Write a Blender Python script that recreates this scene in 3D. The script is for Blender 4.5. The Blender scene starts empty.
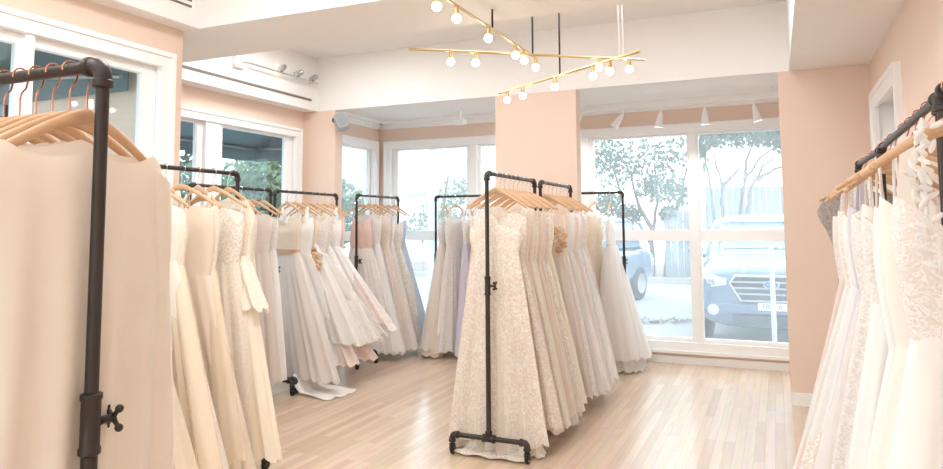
import bpy, math, random
from math import sin, cos, pi, radians as R
from mathutils import Vector, Matrix, noise
random.seed(11)
COL = bpy.context.scene.collection
scn = bpy.context.scene

# ------------------------------------------------------------------ colour + materials
def lin(c):
    return tuple(((v / 255) / 12.92 if v / 255 <= .04045 else ((v / 255 + .055) / 1.055) ** 2.4) for v in c) + (1,)

def newmat(name):
    m = bpy.data.materials.new(name); m.use_nodes = True
    nt = m.node_tree; nt.nodes.clear()
    out = nt.nodes.new('ShaderNodeOutputMaterial')
    return m, nt, out

def N(nt, t, **kw):
    n = nt.nodes.new(t)
    for k, v in kw.items():
        if k in n.inputs: n.inputs[k].default_value = v
        else: setattr(n, k, v)
    return n

def plain(name, c, rough=.5, metal=0, bump=0, bscale=60, var=.04, vscale=4, coat=0):
    m, nt, out = newmat(name)
    b = N(nt, 'ShaderNodeBsdfPrincipled', Roughness=rough, Metallic=metal)
    if coat: b.inputs['Coat Weight'].default_value = coat
    tc = N(nt, 'ShaderNodeTexCoord')
    nz = N(nt, 'ShaderNodeTexNoise', Scale=vscale, Detail=3.0)
    nt.links.new(tc.outputs['Object'], nz.inputs['Vector'])
    mx = N(nt, 'ShaderNodeMix', data_type='RGBA')
    c = lin(c)
    mx.inputs[6].default_value = tuple(max(0, v * (1 - var)) for v in c[:3]) + (1,)
    mx.inputs[7].default_value = tuple(min(1, v * (1 + var)) for v in c[:3]) + (1,)
    nt.links.new(nz.outputs['Fac'], mx.inputs[0]); nt.links.new(mx.outputs[2], b.inputs['Base Color'])
    if bump:
        n2 = N(nt, 'ShaderNodeTexNoise', Scale=bscale, Detail=4.0)
        nt.links.new(tc.outputs['Object'], n2.inputs['Vector'])
        bp = N(nt, 'ShaderNodeBump', Strength=bump, Distance=.01)
        nt.links.new(n2.outputs['Fac'], bp.inputs['Height']); nt.links.new(bp.outputs['Normal'], b.inputs['Normal'])
    nt.links.new(b.outputs[0], out.inputs[0])
    return m

def cloth(name, c, c2=None, pattern=None, pscale=30, trans=.25, alpha=1.0, rough=.8, bump=.25, thr=(.42, .58)):
    """fabric: diffuse + translucent, optional woven / lace pattern, optional sheerness"""
    m, nt, out = newmat(name)
    tc = N(nt, 'ShaderNodeTexCoord')
    b = N(nt, 'ShaderNodeBsdfPrincipled', Roughness=rough)
    b.inputs['Sheen Weight'].default_value = .25; b.inputs['Specular IOR Level'].default_value = .2
    tr = N(nt, 'ShaderNodeBsdfTranslucent')
    ca = lin(c); cb = lin(c2 or tuple(int(v * .94) for v in c))
    mx = N(nt, 'ShaderNodeMix', data_type='RGBA')
    mx.inputs[6].default_value = ca; mx.inputs[7].default_value = cb
    bp = N(nt, 'ShaderNodeBump', Strength=bump, Distance=.004)
    if pattern == 'lace':
        # vine-like cord work on a slightly darker net, with small flower centres
        nz = N(nt, 'ShaderNodeTexNoise', Scale=float(pscale) * .55, Detail=1.5, Distortion=1.2)
        nt.links.new(tc.outputs['Object'], nz.inputs['Vector'])
        sb = N(nt, 'ShaderNodeMath', operation='SUBTRACT'); sb.inputs[1].default_value = .5
        ab = N(nt, 'ShaderNodeMath', operation='ABSOLUTE')
        nt.links.new(nz.outputs['Fac'], sb.inputs[0]); nt.links.new(sb.outputs[0], ab.inputs[0])
        mr = N(nt, 'ShaderNodeMapRange'); mr.inputs[1].default_value = .02; mr.inputs[2].default_value = .075
        nt.links.new(ab.outputs[0], mr.inputs[0])
        v2 = N(nt, 'ShaderNodeTexVoronoi', Scale=float(pscale) * .8)
        nt.links.new(tc.outputs['Object'], v2.inputs['Vector'])
        m2_ = N(nt, 'ShaderNodeMapRange'); m2_.inputs[1].default_value = .15; m2_.inputs[2].default_value = .34
        nt.links.new(v2.outputs['Distance'], m2_.inputs[0])
        r2 = N(nt, 'ShaderNodeMath', operation='MULTIPLY')
        nt.links.new(mr.outputs[0], r2.inputs[0]); nt.links.new(m2_.outputs[0], r2.inputs[1])
        nt.links.new(r2.outputs[0], mx.inputs[0])
        inv = N(nt, 'ShaderNodeMath', operation='SUBTRACT'); inv.inputs[0].default_value = 1.0; nt.links.new(r2.outputs[0], inv.inputs[1])
        nt.links.new(inv.outputs[0], bp.inputs['Height'])
    elif pattern == 'sequin':
        v1 = N(nt, 'ShaderNodeTexVoronoi', Scale=float(pscale))
        nt.links.new(tc.outputs['Object'], v1.inputs['Vector'])
        nt.links.new(v1.outputs['Color'], mx.inputs[0]); nt.links.new(v1.outputs['Distance'], bp.inputs['Height'])
    else:
        nz = N(nt, 'ShaderNodeTexNoise', Scale=float(pscale), Detail=3.0)
        nt.links.new(tc.outputs['Object'], nz.inputs['Vector'])
        nt.links.new(nz.outputs['Fac'], mx.inputs[0]); nt.links.new(nz.outputs['Fac'], bp.inputs['Height'])
    nt.links.new(mx.outputs[2], b.inputs['Base Color']); nt.links.new(mx.outputs[2], tr.inputs['Color'])
    nt.links.new(bp.outputs['Normal'], b.inputs['Normal'])
    ms = N(nt, 'ShaderNodeMixShader'); ms.inputs[0].default_value = trans
    nt.links.new(b.outputs[0], ms.inputs[1]); nt.links.new(tr.outputs[0], ms.inputs[2])
    last = ms
    if alpha < 1:
        tp = N(nt, 'ShaderNodeBsdfTransparent')
        m2 = N(nt, 'ShaderNodeMixShader'); m2.inputs[0].default_value = alpha
        nt.links.new(tp.outputs[0], m2.inputs[1]); nt.links.new(ms.outputs[0], m2.inputs[2]); last = m2
    nt.links.new(last.outputs[0], out.inputs[0])
    return m

def glass_pane(name, veil=.05, tint=(240, 248, 250)):
    m, nt, out = newmat(name)
    tp = N(nt, 'ShaderNodeBsdfTransparent', Color=lin(tint))
    gl = N(nt, 'ShaderNodeBsdfGlossy', Roughness=.02)
    lw = N(nt, 'ShaderNodeLayerWeight', Blend=.5)
    pw = N(nt, 'ShaderNodeMath', operation='POWER'); pw.inputs[1].default_value = 5.0
    fr = N(nt, 'ShaderNodeMath', operation='MULTIPLY_ADD'); fr.inputs[1].default_value = .9; fr.inputs[2].default_value = .04
    nt.links.new(lw.outputs['Facing'], pw.inputs[0]); nt.links.new(pw.outputs[0], fr.inputs[0])
    a = N(nt, 'ShaderNodeMixShader')
    nt.links.new(fr.outputs[0], a.inputs[0]); nt.links.new(tp.outputs[0], a.inputs[1]); nt.links.new(gl.outputs[0], a.inputs[2])
    d = N(nt, 'ShaderNodeBsdfTranslucent', Color=(.95, .97, 1, 1))
    b = N(nt, 'ShaderNodeMixShader'); b.inputs[0].default_value = veil  # white translucent mix imitates the hazy glare washing out the view outside
    nt.links.new(a.outputs[0], b.inputs[1]); nt.links.new(d.outputs[0], b.inputs[2])
    nt.links.new(b.outputs[0], out.inputs[0])
    return m

def glow(name, c, s):
    m, nt, out = newmat(name)
    e = N(nt, 'ShaderNodeEmission', Color=lin(c), Strength=s)
    nt.links.new(e.outputs[0], out.inputs[0]); return m

def floor_mat():
    m, nt, out = newmat('maple planks')
    tc = N(nt, 'ShaderNodeTexCoord')
    mp = N(nt, 'ShaderNodeMapping'); mp.inputs['Rotation'].default_value = (0, 0, pi / 2)
    nt.links.new(tc.outputs['Object'], mp.inputs[0])
    br = N(nt, 'ShaderNodeTexBrick', Scale=1.0)
    br.inputs['Brick Width'].default_value = .95; br.inputs['Row Height'].default_value = .062
    br.inputs['Mortar Size'].default_value = .0012; br.inputs['Mortar Smooth'].default_value = .3; br.inputs['Bias'].default_value = -.1
    br.inputs['Color1'].default_value = lin((214, 191, 168)); br.inputs['Color2'].default_value = lin((194, 166, 140)); br.inputs['Mortar'].default_value = lin((166, 138, 114))
    br.offset = .37; br.offset_frequency = 2
    nt.links.new(mp.outputs[0], br.inputs['Vector'])
    m2 = N(nt, 'ShaderNodeMapping'); m2.inputs['Scale'].default_value = (26, 1.6, 1)
    nt.links.new(tc.outputs['Object'], m2.inputs[0])
    nz = N(nt, 'ShaderNodeTexNoise', Scale=1.5, Detail=6.0); nt.links.new(m2.outputs[0], nz.inputs['Vector'])
    mx = N(nt, 'ShaderNodeMix', data_type='RGBA', blend_type='SOFT_LIGHT'); mx.inputs[0].default_value = .55
    nt.links.new(br.outputs['Color'], mx.inputs[6]); nt.links.new(nz.outputs['Color'], mx.inputs[7])
    # a few darker knots and stains in the boards
    n3 = N(nt, 'ShaderNodeTexNoise', Scale=2.3, Detail=2.0); 
    m3 = N(nt, 'ShaderNodeMapping'); m3.inputs['Scale'].default_value = (6, .9, 1); nt.links.new(tc.outputs['Object'], m3.inputs[0]); nt.links.new(m3.outputs[0], n3.inputs['Vector'])
    r3 = N(nt, 'ShaderNodeMapRange'); r3.inputs[1].default_value = .62; r3.inputs[2].default_value = .72; r3.inputs[4].default_value = .35
    nt.links.new(n3.outputs['Fac'], r3.inputs[0])
    mk = N(nt, 'ShaderNodeMix', data_type='RGBA'); mk.inputs[7].default_value = lin((178, 146, 120))
    nt.links.new(r3.outputs[0], mk.inputs[0]); nt.links.new(mx.outputs[2], mk.inputs[6])
    b = N(nt, 'ShaderNodeBsdfPrincipled', Roughness=.36)
    b.inputs['Coat Weight'].default_value = .6; b.inputs['Coat Roughness'].default_value = .17
    nt.links.new(mk.outputs[2], b.inputs['Base Color'])
    bp = N(nt, 'ShaderNodeBump', Strength=.25, Distance=.002); nt.links.new(br.outputs['Fac'], bp.inputs['Height']); bp.invert = True
    nt.links.new(bp.outputs['Normal'], b.inputs['Normal'])
    nt.links.new(b.outputs[0], out.inputs[0]); return m

def wood(name, c1, c2, rough=.45):
    m, nt, out = newmat(name)
    tc = N(nt, 'ShaderNodeTexCoord'); mp = N(nt, 'ShaderNodeMapping'); mp.inputs['Scale'].default_value = (3, 40, 40)
    nt.links.new(tc.outputs['Object'], mp.inputs[0])
    nz = N(nt, 'ShaderNodeTexNoise', Scale=2.0, Detail=5.0); nt.links.new(mp.outputs[0], nz.inputs['Vector'])
    mx = N(nt, 'ShaderNodeMix', data_type='RGBA'); mx.inputs[6].default_value = lin(c1); mx.inputs[7].default_value = lin(c2)
    nt.links.new(nz.outputs['Fac'], mx.inputs[0])
    b = N(nt, 'ShaderNodeBsdfPrincipled', Roughness=rough); nt.links.new(mx.outputs[2], b.inputs['Base Color'])
    nt.links.new(b.outputs[0], out.inputs[0]); return m

M = dict(
    pink=plain('blush wall paint', (231, 208, 192), .75, bump=.05, bscale=120, var=.015),
    white=plain('white ceiling paint', (240, 238, 236), .75, bump=.04, bscale=120, var=.012),
    trim=plain('white gloss trim', (245, 245, 245), .35, var=.01),
    floor=floor_mat(),
    iron=plain('black iron pipe', (66, 60, 57), .42, .55, bump=.12, bscale=180, var=.12, vscale=20),
    steel=plain('bare steel pipe', (150, 150, 152), .3, .9, var=.06),
    rubber=plain('black rubber', (26, 26, 27), .55, var=.05),
    wood=wood('pale hanger wood', (217, 180, 145), (200, 160, 124)),
    copper=plain('rose gold wire', (214, 150, 126), .25, .9, var=.04),
    chrome=plain('chrome wire', (205, 205, 208), .2, .95, var=.03),
    brass=plain('satin brass', (214, 188, 138), .28, .9, var=.04),
    black=plain('black enamel', (24, 24, 25), .4, var=.05),
    bulb=glow('opal globe bulb', (255, 245, 228), 13.0),
    spotglow=glow('warm spot bulb', (255, 214, 160), 6.0),
    lampface=glow('lamp and fill diffuser', (255, 247, 238), 3.0),
    grey=plain('grey speaker plastic', (168, 170, 174), .5, var=.03),
    slot=plain('dark slot lining', (120, 112, 104), .6, var=.05),
    glass=glass_pane('window glass', .10),
    glassclear=glass_pane('side window glass', .02),
    jet=plain('jet beads', (40, 38, 40), .3),
    gold=plain('pale gold beads', (201, 168, 112), .35, .6, var=.2, vscale=80),
)
FAB = dict(
    ivorylace=cloth('ivory lace', (254, 251, 246), (240, 227, 212), 'lace', 62, .2, bump=.5),
    creamlace=cloth('cream lace', (253, 247, 236), (246, 236, 221), 'lace', 80, .22, bump=.5),
    whitelace=cloth('white lace', (254, 252, 250), (240, 233, 228), 'lace', 90, .25, bump=.5),
    blushlace=cloth('blush lace', (250, 240, 233), (240, 225, 216), 'lace', 90, .22, bump=.5),
    ivory=cloth('ivory satin', (252, 247, 239), None, None, 3, .2, rough=.5, bump=.05),
    white=cloth('white crepe', (254, 253, 251), None, None, 5, .22, rough=.7, bump=.05),
    tulle=cloth('white tulle', (254, 253, 252), (249, 247, 245), None, 60, .4, bump=.3),
    creamtulle=cloth('cream tulle', (254, 249, 239), (251, 240, 222), None, 9, .4, bump=.3),
    blush=cloth('blush chiffon', (248, 233, 226), (244, 226, 218), None, 8, .3, bump=.1),
    rose=cloth('dusty rose satin', (240, 212, 204), None, None, 8, .25, rough=.5, bump=.1),
    champagne=cloth('champagne chiffon', (245, 234, 221), (240, 225, 208), None, 8, .3, bump=.1),
    taupe=cloth('pale taupe tulle', (242, 236, 231), (236, 227, 220), None, 20, .35, bump=.2),
    bluegrey=cloth('pale blue grey chiffon', (214, 222, 232), (200, 211, 224), None, 8, .35, bump=.1),
    lilac=cloth('pale lilac satin', (230, 226, 236), (219, 214, 228), None, 6, .25, rough=.5, bump=.1),
    sheer=cloth('sheer white net', (252, 250, 248), (244, 241, 239), None, 50, .45, alpha=.55, bump=.2),
    sheercream=cloth('sheer cream net', (252, 245, 234), (248, 234, 214), None, 50, .45, alpha=.6, bump=.2),
    sequin=cloth('silver grey sequins', (196, 188, 182), (150, 142, 138), 'sequin', 130, .05, rough=.35, bump=.8),
    bag=cloth('pale linen cloth', (253, 249, 242), (248, 242, 232), None, 14, .2, bump=.25),
    tan=cloth('peach tan silk', (232, 200, 166), (222, 186, 150), None, 20, .2),
    sash=cloth('tan satin ribbon', (205, 168, 138), None, None, 10, .05, rough=.4, bump=.05),
)

# ------------------------------------------------------------------ mesh helpers
class MB:
    def __init__(s): s.v = []; s.f = []
    def add(s, vs, fs):
        b = len(s.v); s.v += [tuple(v) for v in vs]; s.f += [tuple(i + b for i in f) for f in fs]; return s
    def box(s, x0, x1, y0, y1, z0, z1):
        vs = [(x, y, z) for z in (z0, z1) for y in (y0, y1) for x in (x0, x1)]
        return s.add(vs, [(0, 2, 3, 1), (4, 5, 7, 6), (0, 1, 5, 4), (2, 6, 7, 3), (0, 4, 6, 2), (1, 3, 7, 5)])
    def tube(s, pts, r, n=12, caps=True):
        pts = [Vector(p) for p in pts]; rs = r if isinstance(r, (list, tuple)) else [r] * len(pts)
        t0 = (pts[1] - pts[0]).normalized()
        up = Vector((0, 0, 1)) if abs(t0.z) < .9 else Vector((1, 0, 0))
        nx = t0.cross(up).normalized(); vs = []
        for i, p in enumerate(pts):
            t = (pts[min(i + 1, len(pts) - 1)] - pts[max(i - 1, 0)])
            t = t.normalized() if t.length > 1e-9 else t0
            nx = (nx - t * nx.dot(t)).normalized(); ny = t.cross(nx)
            vs += [p + (nx * cos(2 * pi * k / n) + ny * sin(2 * pi * k / n)) * rs[i] for k in range(n)]
        fs = [(i * n + k, i * n + (k + 1) % n, (i + 1) * n + (k + 1) % n, (i + 1) * n + k) for i in range(len(pts) - 1) for k in range(n)]
        if caps: fs += [tuple(range(n - 1, -1, -1)), tuple((len(pts) - 1) * n + k for k in range(n))]
        return s.add(vs, fs)
    def lathe(s, prof, n=20, c=(0, 0, 0), axis='z'):
        vs = []
        for r, z in prof:
            for k in range(n):
                a = 2 * pi * k / n; p = (r * cos(a), r * sin(a), z)
                if axis == 'y': p = (p[0], p[2], p[1])
                if axis == 'x': p = (p[2], p[0], p[1])
                vs.append((p[0] + c[0], p[1] + c[1], p[2] + c[2]))
        fs = [(i * n + k, i * n + (k + 1) % n, (i + 1) * n + (k + 1) % n, (i + 1) * n + k) for i in range(len(prof) - 1) for k in range(n)]
        fs += [tuple(range(n - 1, -1, -1)), tuple((len(prof) - 1) * n + k for k in range(n))]
        return s.add(vs, fs)
    def ball(s, c, r, n=12, m=8, sc=(1, 1, 1)):
        vs = [(c[0], c[1], c[2] - r * sc[2])]
        for j in range(1, m):
            ph = -pi / 2 + pi * j / m
            vs += [(c[0] + r * cos(ph) * cos(2 * pi * k / n) * sc[0], c[1] + r * cos(ph) * sin(2 * pi * k / n) * sc[1], c[2] + r * sin(ph) * sc[2]) for k in range(n)]
        vs.append((c[0], c[1], c[2] + r * sc[2])); L = len(vs) - 1
        fs = [(0, 1 + (k + 1) % n, 1 + k) for k in range(n)]
        for j in range(m - 2):
            fs += [(1 + j * n + k, 1 + j * n + (k + 1) % n, 1 + (j + 1) * n + (k + 1) % n, 1 + (j + 1) * n + k) for k in range(n)]
        fs += [(L, 1 + (m - 2) * n + k, 1 + (m - 2) * n + (k + 1) % n) for k in range(n)]
        return s.add(vs, fs)
    def rings(s, rings, closed=True, cap=False):
        n = len(rings[0]); vs = [p for r in rings for p in r]
        K = n if closed else n - 1
        fs = [(i * n + k, i * n + (k + 1) % n, (i + 1) * n + (k + 1) % n, (i + 1) * n + k) for i in range(len(rings) - 1) for k in range(K)]
        if cap: fs += [tuple(range(n - 1, -1, -1)), tuple((len(rings) - 1) * n + k for k in range(n))]
        return s.add(vs, fs)
    def mesh(s, name, smooth=True, angle=None):
        me = bpy.data.meshes.new(name); me.from_pydata(s.v, [], s.f); me.update()
        if smooth:
            me.shade_smooth()
            if angle: me.set_sharp_from_angle(angle=R(angle))
        return me

def obj(name, mb, mat, parent=None, smooth=True, angle=40, bevel=0):
    me = mb if isinstance(mb, bpy.types.Mesh) else mb.mesh(name, smooth, angle)
    if not me.materials: me.materials.append(mat)
    o = bpy.data.objects.new(name, me); COL.objects.link(o)
    if parent: o.parent = parent
    if bevel:
        b = o.modifiers.new('bevel', 'BEVEL'); b.width = bevel; b.segments = 2; b.limit_method = 'ANGLE'
    return o

def thing(name, label, cat, loc=(0, 0, 0), rz=0, group=None):
    o = bpy.data.objects.new(name, None); COL.objects.link(o)
    o.location = loc; o.rotation_euler = (0, 0, rz); o['label'] = label; o['category'] = cat
    if group: o['group'] = group
    return o

def tag(o, label, cat, group=None, kind=None):
    o['label'] = label; o['category'] = cat
    if group: o['group'] = group
    if kind: o['kind'] = kind
    return o

def struct(name, mb, mat, label, cat, **k):
    o = obj(name, mb, mat, **k); return tag(o, label, cat, kind='structure')

def dup(root, loc, rz, label, group):
    r = root.copy(); COL.objects.link(r); r.location = loc; r.rotation_euler = (0, 0, rz)
    r['label'] = label
    if group: r['group'] = group
    for ch in list(root.children):
        c = ch.copy(); COL.objects.link(c); c.parent = r
        for g in ch.children:
            d = g.copy(); COL.objects.link(d); d.parent = c
    return r

# ------------------------------------------------------------------ room dimensions
ZB, ZC = 2.74, 3.34            # underside of beams, tray ceiling
XW1, XW2, XBAY, XR = -3.493, -4.815, -4.69, .728
YA0, YA1, YB, YBACK = 3.30, 3.955, 6.31, 7.70
YCAM = -3.2                    # wall behind the camera
BAYC = 2.80

def wall_rect(mb, axis, pos, thick, a0, a1, z0, z1, holes):
    """a wall slab in the plane axis=pos (thick towards +axis), spanning a0..a1, with rectangular holes (h0,h1,zz0,zz1)"""
    def put(u0, u1, w0, w1):
        if u1 - u0 < 1e-4 or w1 - w0 < 1e-4: return
        if axis == 'x': mb.box(min(pos, pos + thick), max(pos, pos + thick), u0, u1, w0, w1)
        else: mb.box(u0, u1, min(pos, pos + thick), max(pos, pos + thick), w0, w1)
    cur = a0
    for h0, h1, b0, b1 in sorted(holes):
        put(cur, h0, z0, z1); put(h0, h1, z0, b0); put(h0, h1, b1, z1); cur = h1
    put(cur, a1, z0, z1)

HEAD, SILL = 2.53, .141
b = MB(); wall_rect(b, 'x', XW1, -.18, YCAM, YA0, 0, ZC, [(.62, 3.203, SILL, HEAD)])
b.box(XW2 - .18, XW1 - .18, YA0 - .18, YA0, 0, ZC)                       # return behind the corner
struct('wall_left', b, M['pink'], 'blush painted left wall with the large shop window', 'wall', smooth=False)
b = MB(); wall_rect(b, 'x', XW2, -.18, YA0 - .18, YB + .14, 0, ZC, [(3.62, 6.221, SILL, HEAD)])
struct('wall_left_recess', b, M['pink'], 'blush set back left wall with the awning window', 'wall', smooth=False)
b = MB(); wall_rect(b, 'x', XBAY, -.12, YB + .14, YBACK, 0, ZC, [(6.60, 7.63, SILL, HEAD)])
struct('wall_bay_left', b, M['pink'], 'blush side wall of the window bay', 'wall', smooth=False)
b = MB(); wall_rect(b, 'y', YBACK, .18, XBAY - .12, XR + .18, 0, ZC, [(-4.582, -2.28, SILL, HEAD), (-2.02, .42, SILL, HEAD)])
struct('wall_back', b, M['pink'], 'blush back wall holding the tall bay windows', 'wall', smooth=False)
b = MB(); wall_rect(b, 'x', XR, .18, YCAM, YBACK, 0, ZC, [(4.843, 6.057, 0, 2.45)])
struct('wall_right', b, M['pink'], 'blush right wall with the white framed doorway', 'wall', smooth=False)
b = MB(); wall_rect(b, 'y', YCAM, -.18, XW1 - .18, XR + .18, 0, ZC, [(-3.1, .4, .1, 2.9)])
struct('wall_front', b, M['white'], 'white wall behind the camera with an added shopfront opening', 'wall', smooth=False)
# piers between the room and the bay
b = MB().box(XW2, -4.40, YB, YB + .14, 0, ZB)
struct('pier_left', b, M['pink'], 'blush pier left of the bay under the beam', 'pillar', smooth=False)
b = MB().box(-2.51, -1.69, YB, YB + .14, 0, ZB)
struct('pillar_middle', b, M['pink'], 'blush pillar between the two bay openings', 'pillar', smooth=False)
b = MB().box(.055, XR, YB, YB + .14, 0, ZB)
struct('wall_stub', b, M['pink'], 'blush wall section right of the bay opening', 'wall', smooth=False)
# floor and ceilings
b = MB().box(XW2 - .3, XR + .2, YCAM - .2, YBACK + .2, -.12, 0)
struct('floor', b, M['floor'], 'pale maple plank floor', 'floor', smooth=False)
b = MB().box(XW2 - .3, XR + .2, YCAM - .2, YB + .1, ZC, ZC + .15)
struct('ceiling', b, M['white'], 'white tray ceiling above the beams', 'ceiling', smooth=False)
b = MB().box(XW2 - .3, XR + .2, YB + .14, YBACK + .2, BAYC, BAYC + .15)
struct('ceiling_bay', b, M['white'], 'lower white ceiling over the window bay', 'ceiling', smooth=False)
# beams / soffits
b = MB().box(XW2, XR, YA0, YA1, ZB, ZC); struct('beam_cross', b, M['white'], 'white cross beam nearest the front', 'beam', smooth=False)
b = MB().box(XW2, XR, YB, YB + .14, ZB, ZC); struct('beam_back', b, M['white'], 'white back beam above the bay', 'beam', smooth=False)
b = MB().box(XW1, -3.358, YCAM, YA0, ZB, ZC); struct('beam_soffit_left', b, M['white'], 'white soffit above the large left window', 'beam', smooth=False)
b = MB().box(XW2, -4.643, YA1, YB, ZB, ZC); struct('beam_soffit_recess', b, M['white'], 'white soffit carrying the spotlight rail', 'beam', smooth=False)
b = MB().box(.141, XR, YCAM, YA0, ZB, ZC).box(.141, XR, YA1, YB, ZB, ZC); struct('beam_soffit_right', b, M['white'], 'white dropped soffit along the right wall', 'beam', smooth=False)
# mouldings, baseboards
b = MB()
for z0, z1, d in ((2.705, 2.735, .03), (2.735, 2.765, .06), (2.765, 2.80, .11)): b.box(XBAY, XR, YBACK - d, YBACK, z0, z1)
struct('trim_1', b, M['trim'], 'stepped white moulding on top of the back wall', 'trim', smooth=False)
b = MB()
for z0, z1, d in ((2.705, 2.735, .03), (2.735, 2.765, .06), (2.765, 2.80, .11)): b.box(XBAY, XBAY + d, YB + .14, YBACK, z0, z1)
struct('trim_2', b, M['trim'], 'stepped white moulding on top of the bay side wall', 'trim', smooth=False)
def base(name, boxes, lab):
    b = MB()
    for q in boxes: b.box(*q)
    struct(name, b, M['trim'], lab, 'baseboard', smooth=False)
base('baseboard_back', [(XBAY, XR, YBACK - .02, YBACK, 0, .078)], 'white baseboard under the back windows')
base('baseboard_left', [(XW1, XW1 + .02, YCAM, YA0, 0, .1)], 'white baseboard along the near left wall')
base('baseboard_recess', [(XW2, XW2 + .02, YA0, YB, 0, .1)], 'white baseboard along the set back left wall')
base('baseboard_right', [(XR - .02, XR, YCAM, 4.80, 0, .1), (XR - .02, XR, 6.1, YB, 0, .1), (.055, XR - .02, YB - .02, YB, 0, .1)], 'white baseboard along the right wall')

# ------------------------------------------------------------------ windows
def window(name, label, axis, pos, inward, o0, o1, panes, z0=SILL, z1=HEAD, rail=(1.286, 1.402), glass='glass', gz0=.268, gz1=2.422, thick=.18):
    """pos = wall plane; inward = +1/-1 direction into the room along the axis"""
    root = bpy.data.objects.new(name, None); COL.objects.link(root); tag(root, label, 'window', kind='structure')
    def bx(mb, a0, a1, d0, d1, w0, w1):
        p0, p1 = sorted((pos + inward * d0, pos + inward * d1))
        if axis == 'x': mb.box(p0, p1, a0, a1, w0, w1)
        else: mb.box(a0, a1, p0, p1, w0, w1)
    cas = .085
    f = MB()
    bx(f, o0, o1, -.02, .03, z1 - cas, z1); bx(f, o0, o1, -.02, .03, z0, z0 + cas)
    bx(f, o0, o0 + cas, -.02, .03, z0 + cas, z1 - cas); bx(f, o1 - cas, o1, -.02, .03, z0 + cas, z1 - cas)
    # back band
    bx(f, o0 - .012, o1 + .012, 0, .042, z1 - .018, z1 + .012); bx(f, o0 - .012, o0 + .018, 0, .042, z0, z1 - .018); bx(f, o1 - .018, o1 + .012, 0, .042, z0, z1 - .018)
    # jamb lining through the wall
    bx(f, o0, o1, -thick, -.02, z1 - .03, z1); bx(f, o0, o1, -thick, -.02, z0, z0 + .03)
    bx(f, o0, o0 + .03, -thick, -.02, z0 + .03, z1 - .03); bx(f, o1 - .03, o1, -thick, -.02, z0 + .03, z1 - .03)
    obj('window_frame', f, M['trim'], root, smooth=False)
    s = MB(); bx(s, o0 - .02, o1 + .02, -.02, .06, z0 - .03, z0); obj('window_sill', s, M['trim'], root, smooth=False)
    for i in range(len(panes)):
        p0, p1 = panes[i]
        left = o0 + .03 if i == 0 else (panes[i - 1][1] + p0) / 2
        right = o1 - .03 if i == len(panes) - 1 else (p1 + panes[i + 1][0]) / 2
        for w0, w1, lo, hi in ((gz0, rail[0], z0 + .03, (rail[0] + rail[1]) / 2), (rail[1], gz1, (rail[0] + rail[1]) / 2, z1 - .03)):
            g = MB()
            bx(g, left, p0, -.075, -.025, lo, hi); bx(g, p1, right, -.075, -.025, lo, hi)
            bx(g, p0, p1, -.075, -.025, lo, w0); bx(g, p0, p1, -.075, -.025, w1, hi)
            sash = obj('sash', g, M['trim'], root, smooth=False)
            q = MB(); bx(q, p0 - .01, p1 + .01, -.053, -.048, w0 - .01, w1 + .01)
            obj('pane', q, M[glass], sash, smooth=False)
    for i in range(len(panes) - 1):
        c0, c1 = panes[i][1], panes[i + 1][0]; w = (c1 - c0)
        m = MB(); bx(m, c0 + w * .22, c1 - w * .22, -.07, .012, z0 + cas, z1 - cas)
        obj('mullion', m, M['trim'], root, smooth=False)
    return root
window('window_1', 'large white framed shop window behind the left foreground rack', 'x', XW1, 1, .62, 3.203, [(.80, 2.255), (2.335, 3.021)], z1=2.55, gz1=2.41, glass='glassclear')
window('window_2', 'white framed window with a teal awning outside', 'x', XW2, 1, 3.62, 6.221, [(3.80, 4.767), (5.085, 6.024)], glass='glassclear')
window('window_3', 'narrow white window on the side of the bay', 'x', XBAY, 1, 6.60, 7.63, [(6.74, 7.511)], thick=.12)
window('window_4', 'bright bay window left of the blush pillar', 'y', YBACK, -1, -4.582, -2.28, [(-4.419, -3.45), (-3.265, -2.44)])
window('window_5', 'bright bay window with the parked car outside', 'y', YBACK, -1, -2.02, .42, [(-1.872, -.860), (-.735, .26)])
window('window_6', 'unseen shopfront window behind the camera, added to let in daylight', 'y', YCAM, 1, -3.1, .4, [(-2.95, -1.95), (-1.85, -.85), (-.75, .25)], z0=.1, z1=2.9, gz0=.22, gz1=2.78)  # out of view; added so sky light enters from behind

# doorway on the right wall
root = bpy.data.objects.new('door_1', None); COL.objects.link(root); tag(root, 'white framed doorway high on the right wall', 'door', kind='structure')
f = MB()
for d, e in ((0, .03), (.03, .045)):
    w = .15 if d == 0 else .035
    f.box(XR - e, XR - d, 4.843, 4.843 + w, 0, 2.45); f.box(XR - e, XR - d, 6.057 - w, 6.057, 0, 2.45); hh = .12 if d == 0 else .035; f.box(XR - e, XR - d, 4.843 + w, 6.057 - w, 2.45 - hh, 2.45)
f.box(XR, XR + .18, 4.85, 4.97, 0, 2.36); f.box(XR, XR + .18, 5.93, 6.05, 0, 2.36); f.box(XR, XR + .18, 4.85, 6.05, 2.36, 2.449)
obj('door_frame', f, M['trim'], root, smooth=False)
p = MB().box(XR + .11, XR + .15, 4.97, 5.93, .0, 2.36)
for z0, z1 in ((.2, 1.0), (1.12, 2.2)): p.box(XR + .102, XR + .112, 5.09, 5.81, z0, z1)
obj('door_panel', p, plain('pale grey door paint', (226, 224, 224), .5), root, smooth=False, bevel=.004)
k = MB().lathe([(.011, 0), (.011, .03), (.026, .04), (.03, .055), (.022, .07), (.004, .074)], 16, axis='x'); k.v = [(XR + .105 - x, y + 5.05, z + 1.0) for x, y, z in k.v]
obj('door_knob', k, M['brass'], root)

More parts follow.
